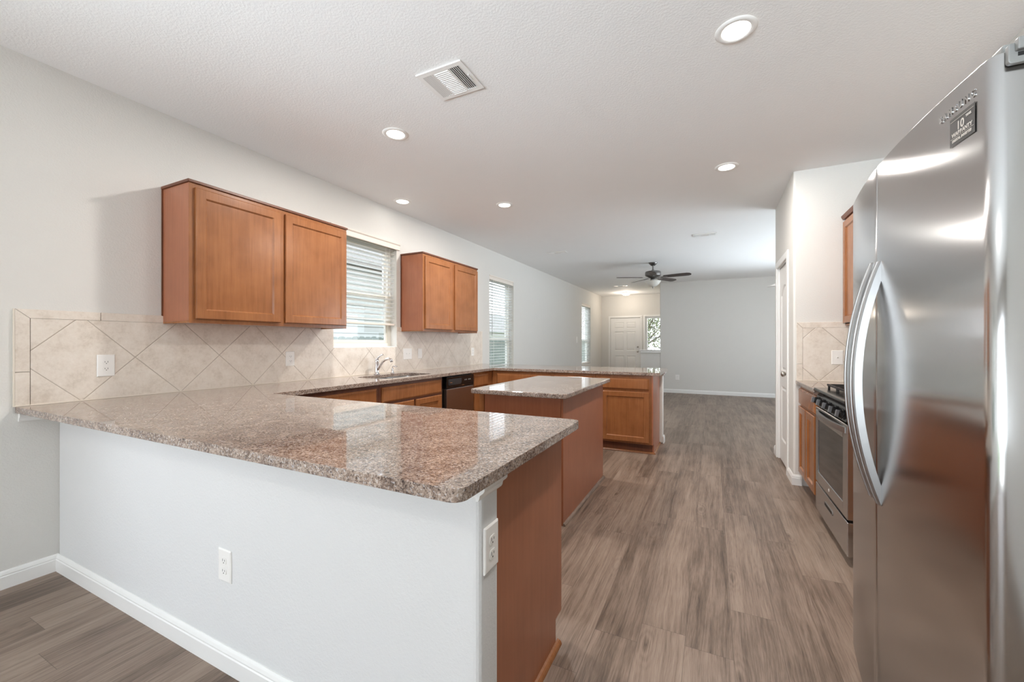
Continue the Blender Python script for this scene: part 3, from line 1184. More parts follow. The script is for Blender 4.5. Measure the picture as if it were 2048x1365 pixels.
bm = bm_new()
tube(bm, [(-3.125, 3.43, K+0.05), (-3.125, 3.43, K+0.068), (-3.115, 3.43, K+0.075), (-3.06, 3.43, K+0.072)], [0.008, 0.008, 0.007, 0.005], 10)
obj('nozzle', bm, 'chrome', r, smooth=True)

# ---- backsplash
ZT = 1.418
r = thing('tile_backsplash', (XL+0.005, 3.1, K), 'long diagonal beige tile backsplash on the left wall with a border strip', 'backsplash')
TX = XL+0.009
bm = bm_new()
g = 0.0012


def tbox(bm, y0, y1, z0, z1):
    box(bm, XL+0.0008, TX, y0, y1, z0, z1)


tbox(bm, 0.819, WIN1[0]-0.001, K+0.006, 1.370)
tbox(bm, WIN1[0]-0.001, WIN1[1]+0.001, K+0.006, WIN1[2]-0.002)
tbox(bm, WIN1[1]+0.001, 5.455, K+0.006, 1.370)
obj('diagonal_tiles', bm, 'tile_l', r)


def tpoly(bm, pts):
    bm = bm_new()
    prism(bm, pts, lambda u, v, w_: (w_, u, v), XL+0.0008, TX)
    obj('border_tile', bm, 'tile_b', r, bevel=0.001)


zb, zt = 1.370+g, ZT
tpoly(bm, [(0.765, K+0.006), (0.819-2*g, K+0.006), (0.819-2*g, 1.090-g), (0.765, 1.090-g)])
tpoly(bm, [(0.765, 1.090+g), (0.819-2*g, 1.090+g), (0.819-2*g, zb-g), (0.765, zt-g)])
tpoly(bm, [(0.765+g, zt), (0.819-g, zb), (1.092, zb), (1.092, zt)])
yy = 1.092+2*g
while yy < WIN1[0]-0.1:
    y2 = min(yy+0.325, WIN1[0]-0.001)
    tpoly(bm, [(yy, zb), (y2-g, zb), (y2-g, zt), (yy, zt)])
    yy = y2+g
yy = WIN1[1]+0.001
while yy < 5.40:
    y2 = min(yy+0.325, 5.455)
    tpoly(bm, [(yy, zb), (y2-g, zb), (y2-g, zt), (yy, zt)])
    yy = y2+g
tpoly(bm, [(5.457, zb), (5.514, zt), (5.457, zt)])
tpoly(bm, [(5.457, K+0.006), (5.514, K+0.006), (5.514, zt-g), (5.457, zb-g)])
bm = bm_new()
box(bm, XL+0.0008, XL+0.014, 0.763, 5.516, K+0.0006, K+0.007)
box(bm, XL+0.0008, XL+0.0095, 0.759, 0.7645, K+0.001, ZT)
obj('caulk_line', bm, 'grout', r)
r = thing('tile_backsplash', (0.99, 4.295, K), 'short diagonal tile backsplash on the pantry wall beside the stove', 'backsplash')
bm = bm_new()
box(bm, 0.706, XR-0.001, 4.291, 4.2992, K+0.006, 1.370)
obj('diagonal_tiles', bm, 'tile_r', r)


def rpoly(bm, pts):
    bm = bm_new()
    prism(bm, pts, lambda u, v, w_: (u, w_, v), 4.291, 4.2992)
    obj('border_tile', bm, 'tile_b', r, bevel=0.001)


rpoly(bm, [(0.662, K+0.006), (0.7045, K+0.006), (0.7045, 1.055), (0.662, 1.055)])
rpoly(bm, [(0.662, 1.0575), (0.7045, 1.0575), (0.7045, zb-g), (0.662, zt-g)])
rpoly(bm, [(0.663, zt), (0.706, zb), (1.02, zb), (1.02, zt)])
rpoly(bm, [(1.0225, zb), (XR-0.001, zb), (XR-0.001, zt), (1.0225, zt)])
bm = bm_new()
box(bm, 0.66, XR-0.001, 4.285, 4.2992, K+0.0006, K+0.007)
obj('caulk_line', bm, 'grout', r)
r = thing('tile_backsplash', (XR-0.005, 3.1, K), 'tile backsplash behind the stove', 'backsplash')
bm = bm_new()
box(bm, XR-0.0085, XR-0.0008, 2.02, 4.29, K+0.006, 1.370)
obj('diagonal_tiles', bm, 'tile_l', r)

# ---- outlets and switches


def plate(name, fr, w, h, label, cat, kind):
    """wall plate centred at frame origin (u across, v up, n out)"""
    o0 = fr(0, 0, 0)
    r = thing(name, tuple(fr(0, -h/2, 0)), label, cat)
    bm = bm_new()
    A = rect(bm, fr, -w/2, w/2, -h/2, h/2, 0.0005)
    B = rect(bm, fr, -w/2, w/2, -h/2, h/2, 0.003)
    C = rect(bm, fr, -w/2+0.004, w/2-0.004, -h/2+0.004, h/2-0.004, 0.006)
    bm.faces.new(A[::-1])
    ring_faces(bm, A, B)
    ring_faces(bm, B, C)
    bm.faces.new(C)
    obj('cover_plate', bm, 'plastic', r)

    def bx(bm, u0, u1, v0, v1, n0, n1):
        P = rect(bm, fr, u0, u1, v0, v1, n0)
        Q = rect(bm, fr, u0, u1, v0, v1, n1)
        bm.faces.new(P[::-1])
        ring_faces(bm, P, Q)
        bm.faces.new(Q)

    def duplex(uc):
        for s in (-1, 1):
            vc = s*0.0195
            bm = bm_new()
            pts = [(uc+0.0165*math.cos(a)*1.0, max(-0.0125, min(0.0125, 0.0165*math.sin(a)))+vc) for a in [2*PI*k/24 for k in range(24)]]
            lo = [bm.verts.new(fr(u, v, 0.0062)) for u, v in pts]
            hi = [bm.verts.new(fr(u, v, 0.0078)) for u, v in pts]
            for i in range(24):
                bm.faces.new((lo[i], lo[(i+1) % 24], hi[(i+1) % 24], hi[i]))
            bm.faces.new(hi)
            rc = obj('receptacle', bm, 'plastic', r)
            bm = bm_new()
            bx(bm, uc-0.0075, uc-0.0055, vc-0.002, vc+0.007, 0.0079, 0.0082)
            bx(bm, uc+0.0055, uc+0.0075, vc-0.001, vc+0.006, 0.0079, 0.0082)
            bx(bm, uc-0.002, uc+0.002, vc-0.009, vc-0.005, 0.0079, 0.0082)
            obj('slots', bm, 'dark', rc)

    def toggle(uc):
        bm = bm_new()
        bx(bm, uc-0.005, uc+0.005, -0.012, 0.012, 0.0062, 0.0075)
        t = obj('switch_surround', bm, 'plastic', r)
        bm = bm_new()
        a = rect(bm, fr, uc-0.004, uc+0.004, -0.006, 0.006, 0.0076)
        b = rect(bm, fr, uc-0.003, uc+0.003, 0.002, 0.009, 0.018)
        bm.faces.new(a[::-1])
        ring_faces(bm, a, b)
        bm.faces.new(b)
        obj('toggle', bm, 'plastic', t)
    if kind == 'duplex':
        duplex(0)
    elif kind == 'double_switch':
        toggle(-0.023)
        toggle(0.023)
    elif kind == 'switch':
        toggle(0)
    elif kind == 'duplex_switch':
        duplex(-0.023)
        toggle(0.023)
    elif kind == 'decora':
        bm = bm_new()
        bx(bm, -0.0165, 0.0165, -0.033, 0.033, 0.0062, 0.0085)
        obj('rocker', bm, 'plastic', r, bevel=0.0008)
    return r


def FL(y, z, x=XL+0.009):
    return F((x, y, z), (0, -1, 0), (1, 0, 0))


plate('outlet', FL(1.115, 1.108), 0.080, 0.128, 'white duplex outlet on the tile backsplash at far left', 'outlet', 'duplex')
plate('outlet', FL(2.285, 1.107), 0.078, 0.123, 'white duplex outlet under the left wall cabinet', 'outlet', 'duplex')
plate('light_switch', FL(3.77, 1.111), 0.150, 0.128, 'wide double gang white switch plate right of the faucet', 'switch', 'double_switch')
plate('outlet', FL(3.997, 1.110), 0.078, 0.120, 'narrow white outlet plate just right of the double switch plate', 'outlet', 'decora')
plate('outlet', FL(5.22, 1.107), 0.078, 0.121, 'white outlet plate near the right end of the long backsplash', 'outlet', 'duplex')
plate('outlet', F((-1.666, YP0, 0.394), (1, 0, 0), (0, -1, 0)), 0.080, 0.122, 'white outlet low on the front of the bright half wall', 'outlet', 'duplex')
plate('outlet', F((-0.545, 0.980, 0.686), (0, 1, 0), (1, 0, 0)), 0.076, 0.124, 'white outlet on the narrow end of the half wall', 'outlet', 'duplex')
plate('light_switch', F((0.946, 4.291, 1.118), (1, 0, 0), (0, -1, 0)), 0.080, 0.120, 'white single switch on the tile above the stove side worktop', 'switch', 'switch')
plate('outlet', F((-0.772, 10.88, 0.382), (1, 0, 0), (0, -1, 0)), 0.095, 0.130, 'small white outlet low on the grey far wall', 'outlet', 'duplex')
plate('light_switch', FL(10.48, 1.32, XL), 0.075, 0.16, 'white switch on the left wall beside the farthest window', 'switch', 'switch')

# ------------------------------------------------------------------ range
X0 = 0.670
RY0, RY1 = 2.842, 3.602
r = thing('gas_range', (1.0, 3.22, 0), 'stainless gas range with black cooktop and five knobs on the right side', 'stove')
body_box(r, 'casing', 'black', 0.705, XR-0.02, RY0+0.004, RY1-0.004, 0.05, 0.895)
# door
frR = F((X0+0.03, 0, 0), (0, -1, 0), (-1, 0, 0))
bm = bm_new()
dz0, dz1 = 0.262, 0.785
wz0, wz1 = 0.335, 0.700
wy0, wy1 = RY0+0.085, RY1-0.062
for q in ((RY0, wy0, dz0, dz1), (wy1, RY1, dz0, dz1), (wy0, wy1, dz0, wz0), (wy0, wy1, wz1, dz1)):
    box(bm, X0, X0+0.034, *q)
bmesh.ops.remove_doubles(bm, verts=bm.verts, dist=1e-5)
dr = obj('door', bm, 'steel', r, bevel=0.003)
body_box(dr, 'window_glass', 'blackglass', X0+0.004, X0+0.03, wy0+0.0005, wy1-0.0005, wz0+0.0005, wz1-0.0005, bevel=0.0)
bm = bm_new()
# bowed bar handle along the top of the door
seg = 16
ro = []
for i in range(seg+1):
    t = i/seg
    y = RY0+0.03+(RY1-RY0-0.06)*t
    bow = 0.026*math.sin(PI*t)**0.8 if 0 < t < 1 else 0
    ro.append((X0-0.004-bow, y, 0.752))
for k in range(len(ro)-1):
    a, b = ro[k], ro[k+1]
    v = [bm.verts.new(q) for q in ((a[0], a[1], a[2]-0.017), (b[0], b[1], b[2]-0.017), (b[0], b[1], b[2]+0.017), (a[0], a[1], a[2]+0.017),
                                   (a[0]+0.012, a[1], a[2]-0.017), (b[0]+0.012, b[1], b[2]-0.017), (b[0]+0.012, b[1], b[2]+0.017), (a[0]+0.012, a[1], a[2]+0.017))]
    for f in ((0, 1, 2, 3), (4, 7, 6, 5), (3, 2, 6, 7), (0, 4, 5, 1)) + (((0, 3, 7, 4),) if k == 0 else ()) + (((1, 5, 6, 2),) if k == len(ro)-2 else ()):
        bm.faces.new([v[i] for i in f])
bmesh.ops.remove_doubles(bm, verts=bm.verts, dist=1e-5)
obj('handle', bm, 'steel_h', dr, bevel=0.002)
bm = bm_new()
lathe(bm, [(0.010, 0), (0.010, -0.0012)], (X0-0.0002, 3.235, 0.300), 20, 'x')
obj('badge', bm, 'plastic', dr)
# drawer
bm = bm_new()
box(bm, X0, X0+0.034, RY0, RY1, 0.058, 0.248)
dw = obj('drawer', bm, 'steel', r, bevel=0.004)
bm = bm_new()
pts = round_poly([(3.14, 0.168), (3.34, 0.168), (3.34, 0.198), (3.14, 0.198)], [0.0149]*4)
prism(bm, pts, lambda u, v, w_: (w_, u, v), X0-0.003, X0-0.0002)
pl = obj('pull_surround', bm, 'steel_h', dw, bevel=0.001)
bm = bm_new()
pts = round_poly([(3.15, 0.174), (3.33, 0.174), (3.33, 0.192), (3.15, 0.192)], [0.0088]*4)
prism(bm, pts, lambda u, v, w_: (w_, u, v), X0-0.0036, X0-0.0031)
obj('pull_recess', bm, 'dark', pl)
for yy in (RY0+0.04, RY1-0.04):
    for xx in (0.74, 1.2):
        bm = bm_new()
        lathe(bm, [(0.018, 0), (0.018, 0.02), (0.012, 0.051)], (xx, yy, 0.0), 14)
        obj('foot', bm, 'iron', r)
# control panel
bm = bm_new()
cp = [(X0-0.005, 0.800), (X0+0.045, 0.800), (X0+0.045, 0.9), (X0+0.035, 0.9), (X0+0.008, 0.868)]
prism(bm, cp, lambda u, v, w_: (u, w_, v), RY0, RY1)
pan = obj('control_panel', bm, 'black', r, bevel=0.003)
nx, nz = -0.97, 0.20
for i in range(5):
    yc = RY0+0.075+(RY1-RY0-0.135)*i/4
    bm = bm_new()
    c0 = Vector((X0-0.0045+0.003, yc, 0.834))
    ax = Vector((nx, 0, nz)).normalized()
    path = [c0+ax*h for h in (0.002, 0.006, 0.0065, 0.017, 0.019)]
    tube(bm, path, [0.029, 0.028, 0.023, 0.021, 0.019], 20, up=(0, 1, 0))
    kb = obj('knob', bm, 'black', pan, smooth=False)
    bm = bm_new()
    e = c0+ax*0.0193
    u_ = Vector((0, 1, 0))
    w2 = ax.cross(u_)
    vs = []
    for n_ in (0, 0.016):
        for (p_, q_) in ((-0.009, -0.019), (0.009, -0.019), (0.009, 0.019), (-0.009, 0.019)):
            vs.append(bm.verts.new(e+u_*p_+w2*q_+ax*n_))
    for f in ((3, 2, 1, 0), (4, 5, 6, 7), (0, 1, 5, 4), (1, 2, 6, 5), (2, 3, 7, 6), (3, 0, 4, 7)):
        bm.faces.new([vs[k] for k in f])
    obj('knob_grip', bm, 'steel_h', pan, bevel=0.002) if False else obj('knob_grip', bm, 'knobgrey', kb, bevel=0.002)
# cooktop
bm = bm_new()
box(bm, X0-0.012, XR-0.02, RY0-0.001, RY1+0.001, 0.901, 0.921)
ck = obj('cooktop', bm, 'black', r, bevel=0.006)
bm = bm_new()
box(bm, XR-0.05, XR-0.012, RY0, RY1, 0.922, 0.99)
obj('back_guard', bm, 'steel', r, bevel=0.004)
for xc, yc in ((0.84, 3.02), (0.84, 3.42), (1.12, 3.02), (1.12, 3.42), (0.98, 3.22)):
    bm = bm_new()
    lathe(bm, [(0.045, 0), (0.045, 0.008), (0.030, 0.012), (0.030, 0.020), (0.012, 0.022)], (xc, yc, 0.9212), 20)
    obj('burner', bm, 'iron', ck)
for (ya, yb) in ((RY0+0.03, 3.095), (3.10, 3.345), (3.35, RY1-0.03)):
    bm = bm_new()
    zt_ = 0.952
    for xx in (0.735, 1.24):
        box(bm, xx-0.006, xx+0.006, ya, yb, zt_-0.012, zt_)
    for yy in (ya+0.006, yb-0.006, (ya+yb)/2):
        box(bm, 0.735, 1.24, yy-0.005, yy+0.005, zt_-0.012, zt_)
    for xx in (0.84, 0.98, 1.12):
        box(bm, xx-0.005, xx+0.005, ya, yb, zt_-0.012, zt_)
    for xx in (0.74, 1.235):
        for yy in (ya+0.006, yb-0.006):
            box(bm, xx-0.006, xx+0.006, yy-0.006, yy+0.006, 0.9212, zt_-0.012)
    obj('grate', bm, 'iron', ck)

# ---- right base cabinets
frRc = F((0.6895, 0, 0), (0, -1, 0), (-1, 0, 0))
r = thing('base_cabinet', (1.0, 3.95, 0), 'brown base cabinet between the stove and the pantry wall', 'cabinet')
body_box(r, 'cabinet_body', 'wood', 0.69, XR-0.001, 3.606, 4.290, 0.108, KB-0.003)
body_box(r, 'toe_kick', 'wood_dark', 0.76, XR-0.001, 3.606, 4.290, 0, 0.107)
cab_drawer(r, frRc, -4.27, -3.64, 0.715, 0.852)
cab_door(r, frRc, -4.27, -3.985, 0.128, 0.700)
cab_door(r, frRc, -3.965, -3.66, 0.128, 0.700)
r = thing('base_cabinet', (1.0, 2.4, 0), 'brown base cabinet between the stove and the fridge', 'cabinet')
frRh = F((0.7745, 0, 0), (0, -1, 0), (-1, 0, 0))
body_box(r, 'cabinet_body', 'wood', 0.775, XR-0.001, 2.03, 2.836, 0.108, KB-0.003)
body_box(r, 'toe_kick', 'wood_dark', 0.85, XR-0.001, 2.03, 2.836, 0, 0.107)
cab_drawer(r, frRh, -2.82, -2.05, 0.715, 0.852)
cab_door(r, frRh, -2.82, -2.44, 0.128, 0.700)
cab_door(r, frRh, -2.43, -2.05, 0.128, 0.700)

# ------------------------------------------------------------------ refrigerator


def fx(y):
    t = y-1.045
    return 0.452-0.1046*t+0.1465*t*t


FT = 1.762
FB = 0.11
r = thing('refrigerator', (0.9, 1.5, 0), 'large stainless side by side refrigerator at the right edge', 'refrigerator')
body_box(r, 'cabinet', 'greyplastic', 0.53, 1.29, 1.045, 1.950, 0.03, 1.742, bevel=0.004)
body_box(r, 'kick_grille', 'dark', 0.505, 0.529, 1.06, 1.92, 0.02, 0.10)


def fdoor(name, ya, yb, ra, rb):
    bm = bm_new()
    pts = []
    n = 14
    back = 0.522
    pts.append((back, ya))

    def corner(y, rr, sgn, start):
        res = []
        for k in range(7):
            a = PI/2*k/6
            if start:
                res.append((fx(ya+rr)+rr-rr*math.sin(a), ya+rr-rr*math.cos(a)))
            else:
                res.append((fx(yb-rr)+rr-rr*math.cos(a), yb-rr+rr*math.sin(a)))
        return res
    pts += corner(ya, ra, 1, True)
    for i in range(1, n):
        y = ya+ra+(yb-ra-rb-ya)*i/n
        pts.append((fx(y), y))
    pts += corner(yb, rb, 1, False)
    pts.append((back, yb))
    prism(bm, pts, lambda u, v, w_: (u, v, w_), FB, FT)
    o = obj(name, bm, 'steel', r, bevel=0.003)
    for f in o.data.polygons:
        f.use_smooth = abs(f.normal.z) < 0.5
    return o


d1 = fdoor('fridge_door', 1.040, 1.557, 0.022, 0.006)
d2 = fdoor('freezer_door', 1.563, 1.952, 0.006, 0.012)


def fhandle(yc, parent, zt0, zb0):
    bm = bm_new()
    seg = 36
    hw = 0.016
    zc, hz = (zt0+zb0)/2, (zt0-zb0)/2
    x_s = fx(yc)
    prof = [(-hw, 0.020), (-hw, 0.004), (-hw+0.003, 0.0), (-0.006, -0.001), (-0.004, 0.003), (-0.001, 0.003), (0.001, -0.002), (0.010, -0.002), (0.012, 0.002), (hw, 0.004), (hw, 0.020)]
    rings = []
    for i in range(seg+1):
        t = -1+2*i/seg
        z = zc+hz*t
        bow = 0.061*(1-abs(t)**2.0)
        xx = x_s-0.004-bow
        dep = 1.0
        rings.append([bm.verts.new((xx+(d if d < 0.019 else (0.022 if abs(t) < 0.93 else min(0.022, bow+0.004))), yc+u, z)) for u, d in prof])
    m = len(prof)
    for k in range(seg):
        for i in range(m):
            j = (i+1) % m
            bm.faces.new((rings[k][i], rings[k][j], rings[k+1][j], rings[k+1][i]))
    bm.faces.new(rings[0][::-1])
    bm.faces.new(rings[-1])
    return obj('handle', bm, 'steel_h', parent)


fhandle(1.533, d1, 1.478, 0.774)
fhandle(1.605, d2, 1.486, 0.774)
# hinge cover near top
bm = bm_new()
prism(bm, round_poly([(0.468, 1.733), (0.60, 1.733), (0.60, 1.768), (0.468, 1.768)], [0.006, 0, 0, 0.004]), lambda u, v, w_: (u, w_, v), 1.030, 1.040)
box(bm, 0.476, 0.60, 1.020, 1.031, 1.752, 1.773)
hg = obj('hinge_cover', bm, 'greyplastic', r, bevel=0.002)
bm = bm_new()
box(bm, 0.480, 0.60, 1.0295, 1.0305, 1.744, 1.751)
obj('hinge_slot', bm, 'dark', hg)
bm = bm_new()
box(bm, 0.47, 0.62, 1.05, 1.14, FT+0.0005, FT+0.018)
obj('hinge_cap', bm, 'greyplastic', r, bevel=0.004)


def text_mesh(body, size, origin, u, v, n, mat, parent, name='lettering', depth=0.0005, align='CENTER', sx=1.0):
    cu = bpy.data.curves.new('t', 'FONT')
    cu.body = body
    cu.size = size
    cu.align_x = align
    cu.extrude = depth
    cu.offset = 0.0004
    to = bpy.data.objects.new('t', cu)
    COL.objects.link(to)
    dg = bpy.context.evaluated_depsgraph_get()
    dg.update()
    me = bpy.data.meshes.new_from_object(to.evaluated_get(dg))
    bpy.data.objects.remove(to)
    bm = bmesh.new()
    bm.from_mesh(me)
    bpy.data.meshes.remove(me)
    O, U, V, N = Vector(origin), Vector(u).normalized(), Vector(v).normalized(), Vector(n).normalized()
    for q in bm.verts:
        x, y, z = q.co
        q.co = O+U*x*sx+V*y+N*(z+depth)
    return obj(name, bm, mat, parent)


# decals on the fridge door: u runs toward -y
def ondoor(y, z, off=0.0):
    s = -(-0.1046+2*0.1465*(y-1.045))
    return (fx(y)-off, y, z)


yA, yB = 1.155, 1.081
uA, uB = Vector(ondoor(yA, 0)), Vector(ondoor(yB, 0))
U = (uB-uA).normalized()
N = Vector((-abs(U.y), -abs(U.x)*(1 if U.x < 0 else -1), 0)).normalized()
N = U.cross(Vector((0, 0, 1)))
if N.x > 0:
    N = -N
mid = (uA+uB)/2+N*0.0006
st = thing('warranty_sticker', (mid.x, mid.y, 1.643), 'small black warranty sticker near the top of the fridge door', 'sticker')
bm = bm_new()
w = (uB-uA).length
vs = []
for n_ in (0.0003, 0.0008):
    for (a, b) in ((-w/2, 1.643), (w/2, 1.643), (w/2, 1.700), (-w/2, 1.700)):
        p_ = mid+U*a+N*n_
        vs.append(bm.verts.new((p_.x, p_.y, b)))
for f in ((3, 2, 1, 0), (4, 5, 6, 7), (0, 1, 5, 4), (1, 2, 6, 5), (2, 3, 7, 6), (3, 0, 4, 7)):
    bm.faces.new([vs[k] for k in f])
obj('sticker_sheet', bm, 'sticker', st)


def on_st(z, du=0.0):
    p_ = mid+U*du+N*0.0010
    return (p_.x, p_.y, z)


text_mesh('10', 0.023, on_st(1.6705, -0.004), U, (0, 0, 1), N, 'stickerink', st, depth=0.0002)
text_mesh('YEAR', 0.0065, on_st(1.6835, 0.020), U, (0, 0, 1), N, 'stickerink', st, depth=0.0002)
text_mesh('WARRANTY', 0.0108, on_st(1.6605), U, (0, 0, 1), N, 'stickerink', st, depth=0.0002)
text_mesh('DIGITAL INVERTER', 0.0069, on_st(1.6500), U, (0, 0, 1), N, 'stickerink', st, depth=0.0002)
bm = bm_new()
for zz in (1.6575, 1.6925):
    a = mid+U*(-w/2+0.003)+N*0.0010
    b = mid+U*(w/2-0.003)+N*0.0010
    c = [bm.verts.new((a.x, a.y, zz)), bm.verts.new((b.x, b.y, zz)), bm.verts.new((b.x, b.y, zz+0.0007)), bm.verts.new((a.x, a.y, zz+0.0007))]
    bm.faces.new(c)
    c2 = [bm.verts.new(q.co+N*0.0003) for q in c]
    bm.faces.new(c2[::-1])
    ring_faces(bm, c, c2)
obj('printed_line', bm, 'stickerink', st)
p_ = (Vector(ondoor(1.137, 0))+N*0.0002)
text_mesh('S A M S U N G', 0.0205, (p_.x, p_.y, 1.7115), U, (0, 0, 1), N, 'steel', d1, depth=0.0004, sx=0.87)

# ------------------------------------------------------------------ ceiling fixtures


def downlight(x, y, label, power=27, rr=0.062):
    r = thing('recessed_light', (x, y, CEIL-0.012), label, 'ceiling light', 'recessed lights in the kitchen ceiling')
    bm = bm_new()
    seg = 40
    prof = [(rr, -0.004), (rr+0.004, -0.007), (rr+0.022, -0.007), (rr+0.030, -0.001)]
    rings = [[bm.verts.new((x+q*math.cos(2*PI*i/seg), y+q*math.sin(2*PI*i/seg), CEIL+h)) for i in range(seg)] for q, h in prof]
    for k in range(3):
        for i in range(seg):
            j = (i+1) % seg
            bm.faces.new((rings[k][i], rings[k][j], rings[k+1][j], rings[k+1][i]))
    obj('trim_ring', bm, 'trim', r, smooth=True)
    bm = bm_new()
    lathe(bm, [(rr, -0.0005), (rr, -0.004), (rr*0.7, -0.0055)], (x, y, CEIL), 40)
    obj('lens', bm, 'lamp_on', r)
    l = bpy.data.lights.new('bulb', 'AREA')
    l.shape = 'DISK'
    l.size = rr*2
    l.energy = power
    l.color = WARM
    lo = bpy.data.objects.new('bulb', l)
    COL.objects.link(lo)
    lo.parent = r
    lo.location = (0, 0, 0.0)
    return r


downlight(0.103, 2.230, 'recessed light nearest the fridge, largest in view')
downlight(-2.038, 2.269, 'recessed light on the ceiling above the near worktop')
downlight(-2.945, 3.385, 'recessed light close to the left wall above the sink window', 0.35)
downlight(-2.024, 3.957, 'recessed light on the ceiling above the island\'s far side', 33)
downlight(0.111, 3.932, 'recessed light on the ceiling in front of the pantry corner', 17)
downlight(-1.2, -1.4, 'added unseen recessed light in the dining area ceiling near the patio door', 13)  # extra lamp added out of view to help light the room


def register(x0, x1, y0, y1, label, big=False):
    xm, ym = (x0+x1)/2, (y0+y1)/2
    r = thing('ceiling_vent', (xm, ym, CEIL-0.012), label, 'vent')
    z = CEIL-0.001
    m = 0.028 if big else 0.02
    bm = bm_new()
    zz = z-0.007
    for q in ((x0, x1, y0, y0+m), (x0, x1, y1-m, y1), (x0, x0+m, y0+m, y1-m), (x1-m, x1, y0+m, y1-m)):
        box(bm, *q, zz, z)
    w = x1-x0-2*m
    xa, xb = x0+m+w*0.30, x0+m+w*0.70
    for q in (xa, xb):
        box(bm, q-0.004, q+0.004, y0+m, y1-m, zz, z)
    bmesh.ops.remove_doubles(bm, verts=bm.verts, dist=1e-6)
    obj('vent_frame', bm, 'trim', r)
    bm = bm_new()
    box(bm, x0+m, x1-m, y0+m, y1-m, z-0.0008, z-0.0002)
    obj('duct_shadow', bm, 'dark', r)
    bm = bm_new()

    def fin(p0, p1, tilt, along):
        # thin tilted fin between p0 and p1
        h = 0.006
        dx = tilt*0.006
        if along == 'y':
            pts = [(p0[0]-dx, p0[1], z-0.001), (p0[0]+dx, p0[1], z-0.009), (p0[0]+dx, p1[1], z-0.009), (p0[0]-dx, p1[1], z-0.001)]
            off = Vector((0.0012, 0, 0))
        else:
            pts = [(p0[0], p0[1]-dx, z-0.001), (p0[0], p0[1]+dx, z-0.009), (p1[0], p0[1]+dx, z-0.009), (p1[0], p0[1]-dx, z-0.001)]
            off = Vector((0, 0.0012, 0))
        a = [bm.verts.new(q) for q in pts]
        b = [bm.verts.new(Vector(q)+off) for q in pts]
        bm.faces.new(a[::-1])
        bm.faces.new(b)
        ring_faces(bm, a, b)
    n = 5
    for i in range(n+1):
        xx = x0+m+0.005+(xa-x0-m-0.014)*i/n
        fin((xx, y0+m), (xx, y1-m), -1.0, 'y')
        xx = xb+0.008+(x1-m-xb-0.014)*i/n
        fin((xx, y0+m), (xx, y1-m), -1.0 if not big else 1.0, 'y')
    k = 14 if big else 6
    for i in range(k+1):
        yy = y0+m+0.003+(y1-y0-2*m-0.006)*i/k
        fin((xa+0.004, yy), (xb-0.004, yy), 1.1, 'x')
    obj('louvres', bm, 'trim', r)
    if big:
        bm = bm_new()
        box(bm, x1-m+0.008, x1-m+0.012, ym-0.02, ym+0.03, zz-0.008, zz)
        obj('damper_lever', bm, 'trim', r)
    return r


register(-1.490, -1.195, 1.820, 2.078, 'square white ceiling vent nearest the camera', True)
register(-2.47, -2.15, 6.36, 6.50, 'slim white ceiling vent near the left wall above the far worktop')
register(-0.24, 0.06, 6.19, 6.33, 'slim white ceiling vent right of the ceiling fan')
register(-2.34, -1.99, 10.85, 11.0, 'small white ceiling vent in front of the entry')

# entry dome light
r = thing('flush_light', (-2.305, 12.45, CEIL-0.09), 'glowing round dome light on the entry ceiling', 'ceiling light')
bm = bm_new()
lathe(bm, [(0.125, 0), (0.13, -0.012), (0.12, -0.024)], (-2.305, 12.45, CEIL-0.0005), 32)
obj('base_plate', bm, 'trim', r, smooth=True)
bm = bm_new()
lathe(bm, [(0.118, -0.0245), (0.112, -0.05), (0.09, -0.072), (0.055, -0.086), (0.01, -0.092)], (-2.305, 12.45, CEIL), 32)
obj('glass_dome', bm, 'dome_on', r, smooth=True)
l = bpy.data.lights.new('bulb', 'POINT')
l.energy = 14
l.color = (1.0, 0.86, 0.72)
l.shadow_soft_size = 0.12
lo = bpy.data.objects.new('bulb', l)
COL.objects.link(lo)
lo.parent = r
lo.location = (0, 0, -0.16)

# ceiling fan
CX, CY = -0.994, 8.05
r = thing('ceiling_fan', (CX, CY, 2.28), 'five blade ceiling fan with pewter motor and white bowl over the living room', 'ceiling fan')
bm = bm_new()
lathe(bm, [(0.035, -0.055), (0.045, -0.045), (0.068, -0.022), (0.078, -0.008), (0.078, -0.0005)], (CX, CY, CEIL), 28)
obj('canopy', bm, 'fanmetal', r, smooth=True)
bm = bm_new()
lathe(bm, [(0.013, 0), (0.013, 0.09)], (CX, CY, CEIL-0.140), 16)
lathe(bm, [(0.022, 0), (0.024, 0.015), (0.016, 0.03)], (CX, CY, CEIL-0.155), 16)
obj('downrod', bm, 'fanmetal', r)
bm = bm_new()
lathe(bm, [(0.05, -0.290), (0.075, -0.280), (0.10, -0.262), (0.135, -0.250), (0.142, -0.235), (0.142, -0.180), (0.130, -0.165), (0.05, -0.152)], (CX, CY, CEIL), 36)
mo = obj('motor_housing', bm, 'fanmetal', r, smooth=True)
bm = bm_new()
lathe(bm, [(0.045, -0.345), (0.05, -0.32), (0.042, -0.292)], (CX, CY, CEIL), 24)
obj('switch_housing', bm, 'fanmetal', r, smooth=True)
ZB_ = CEIL-0.275
cam_ang = math.radians(26.044)
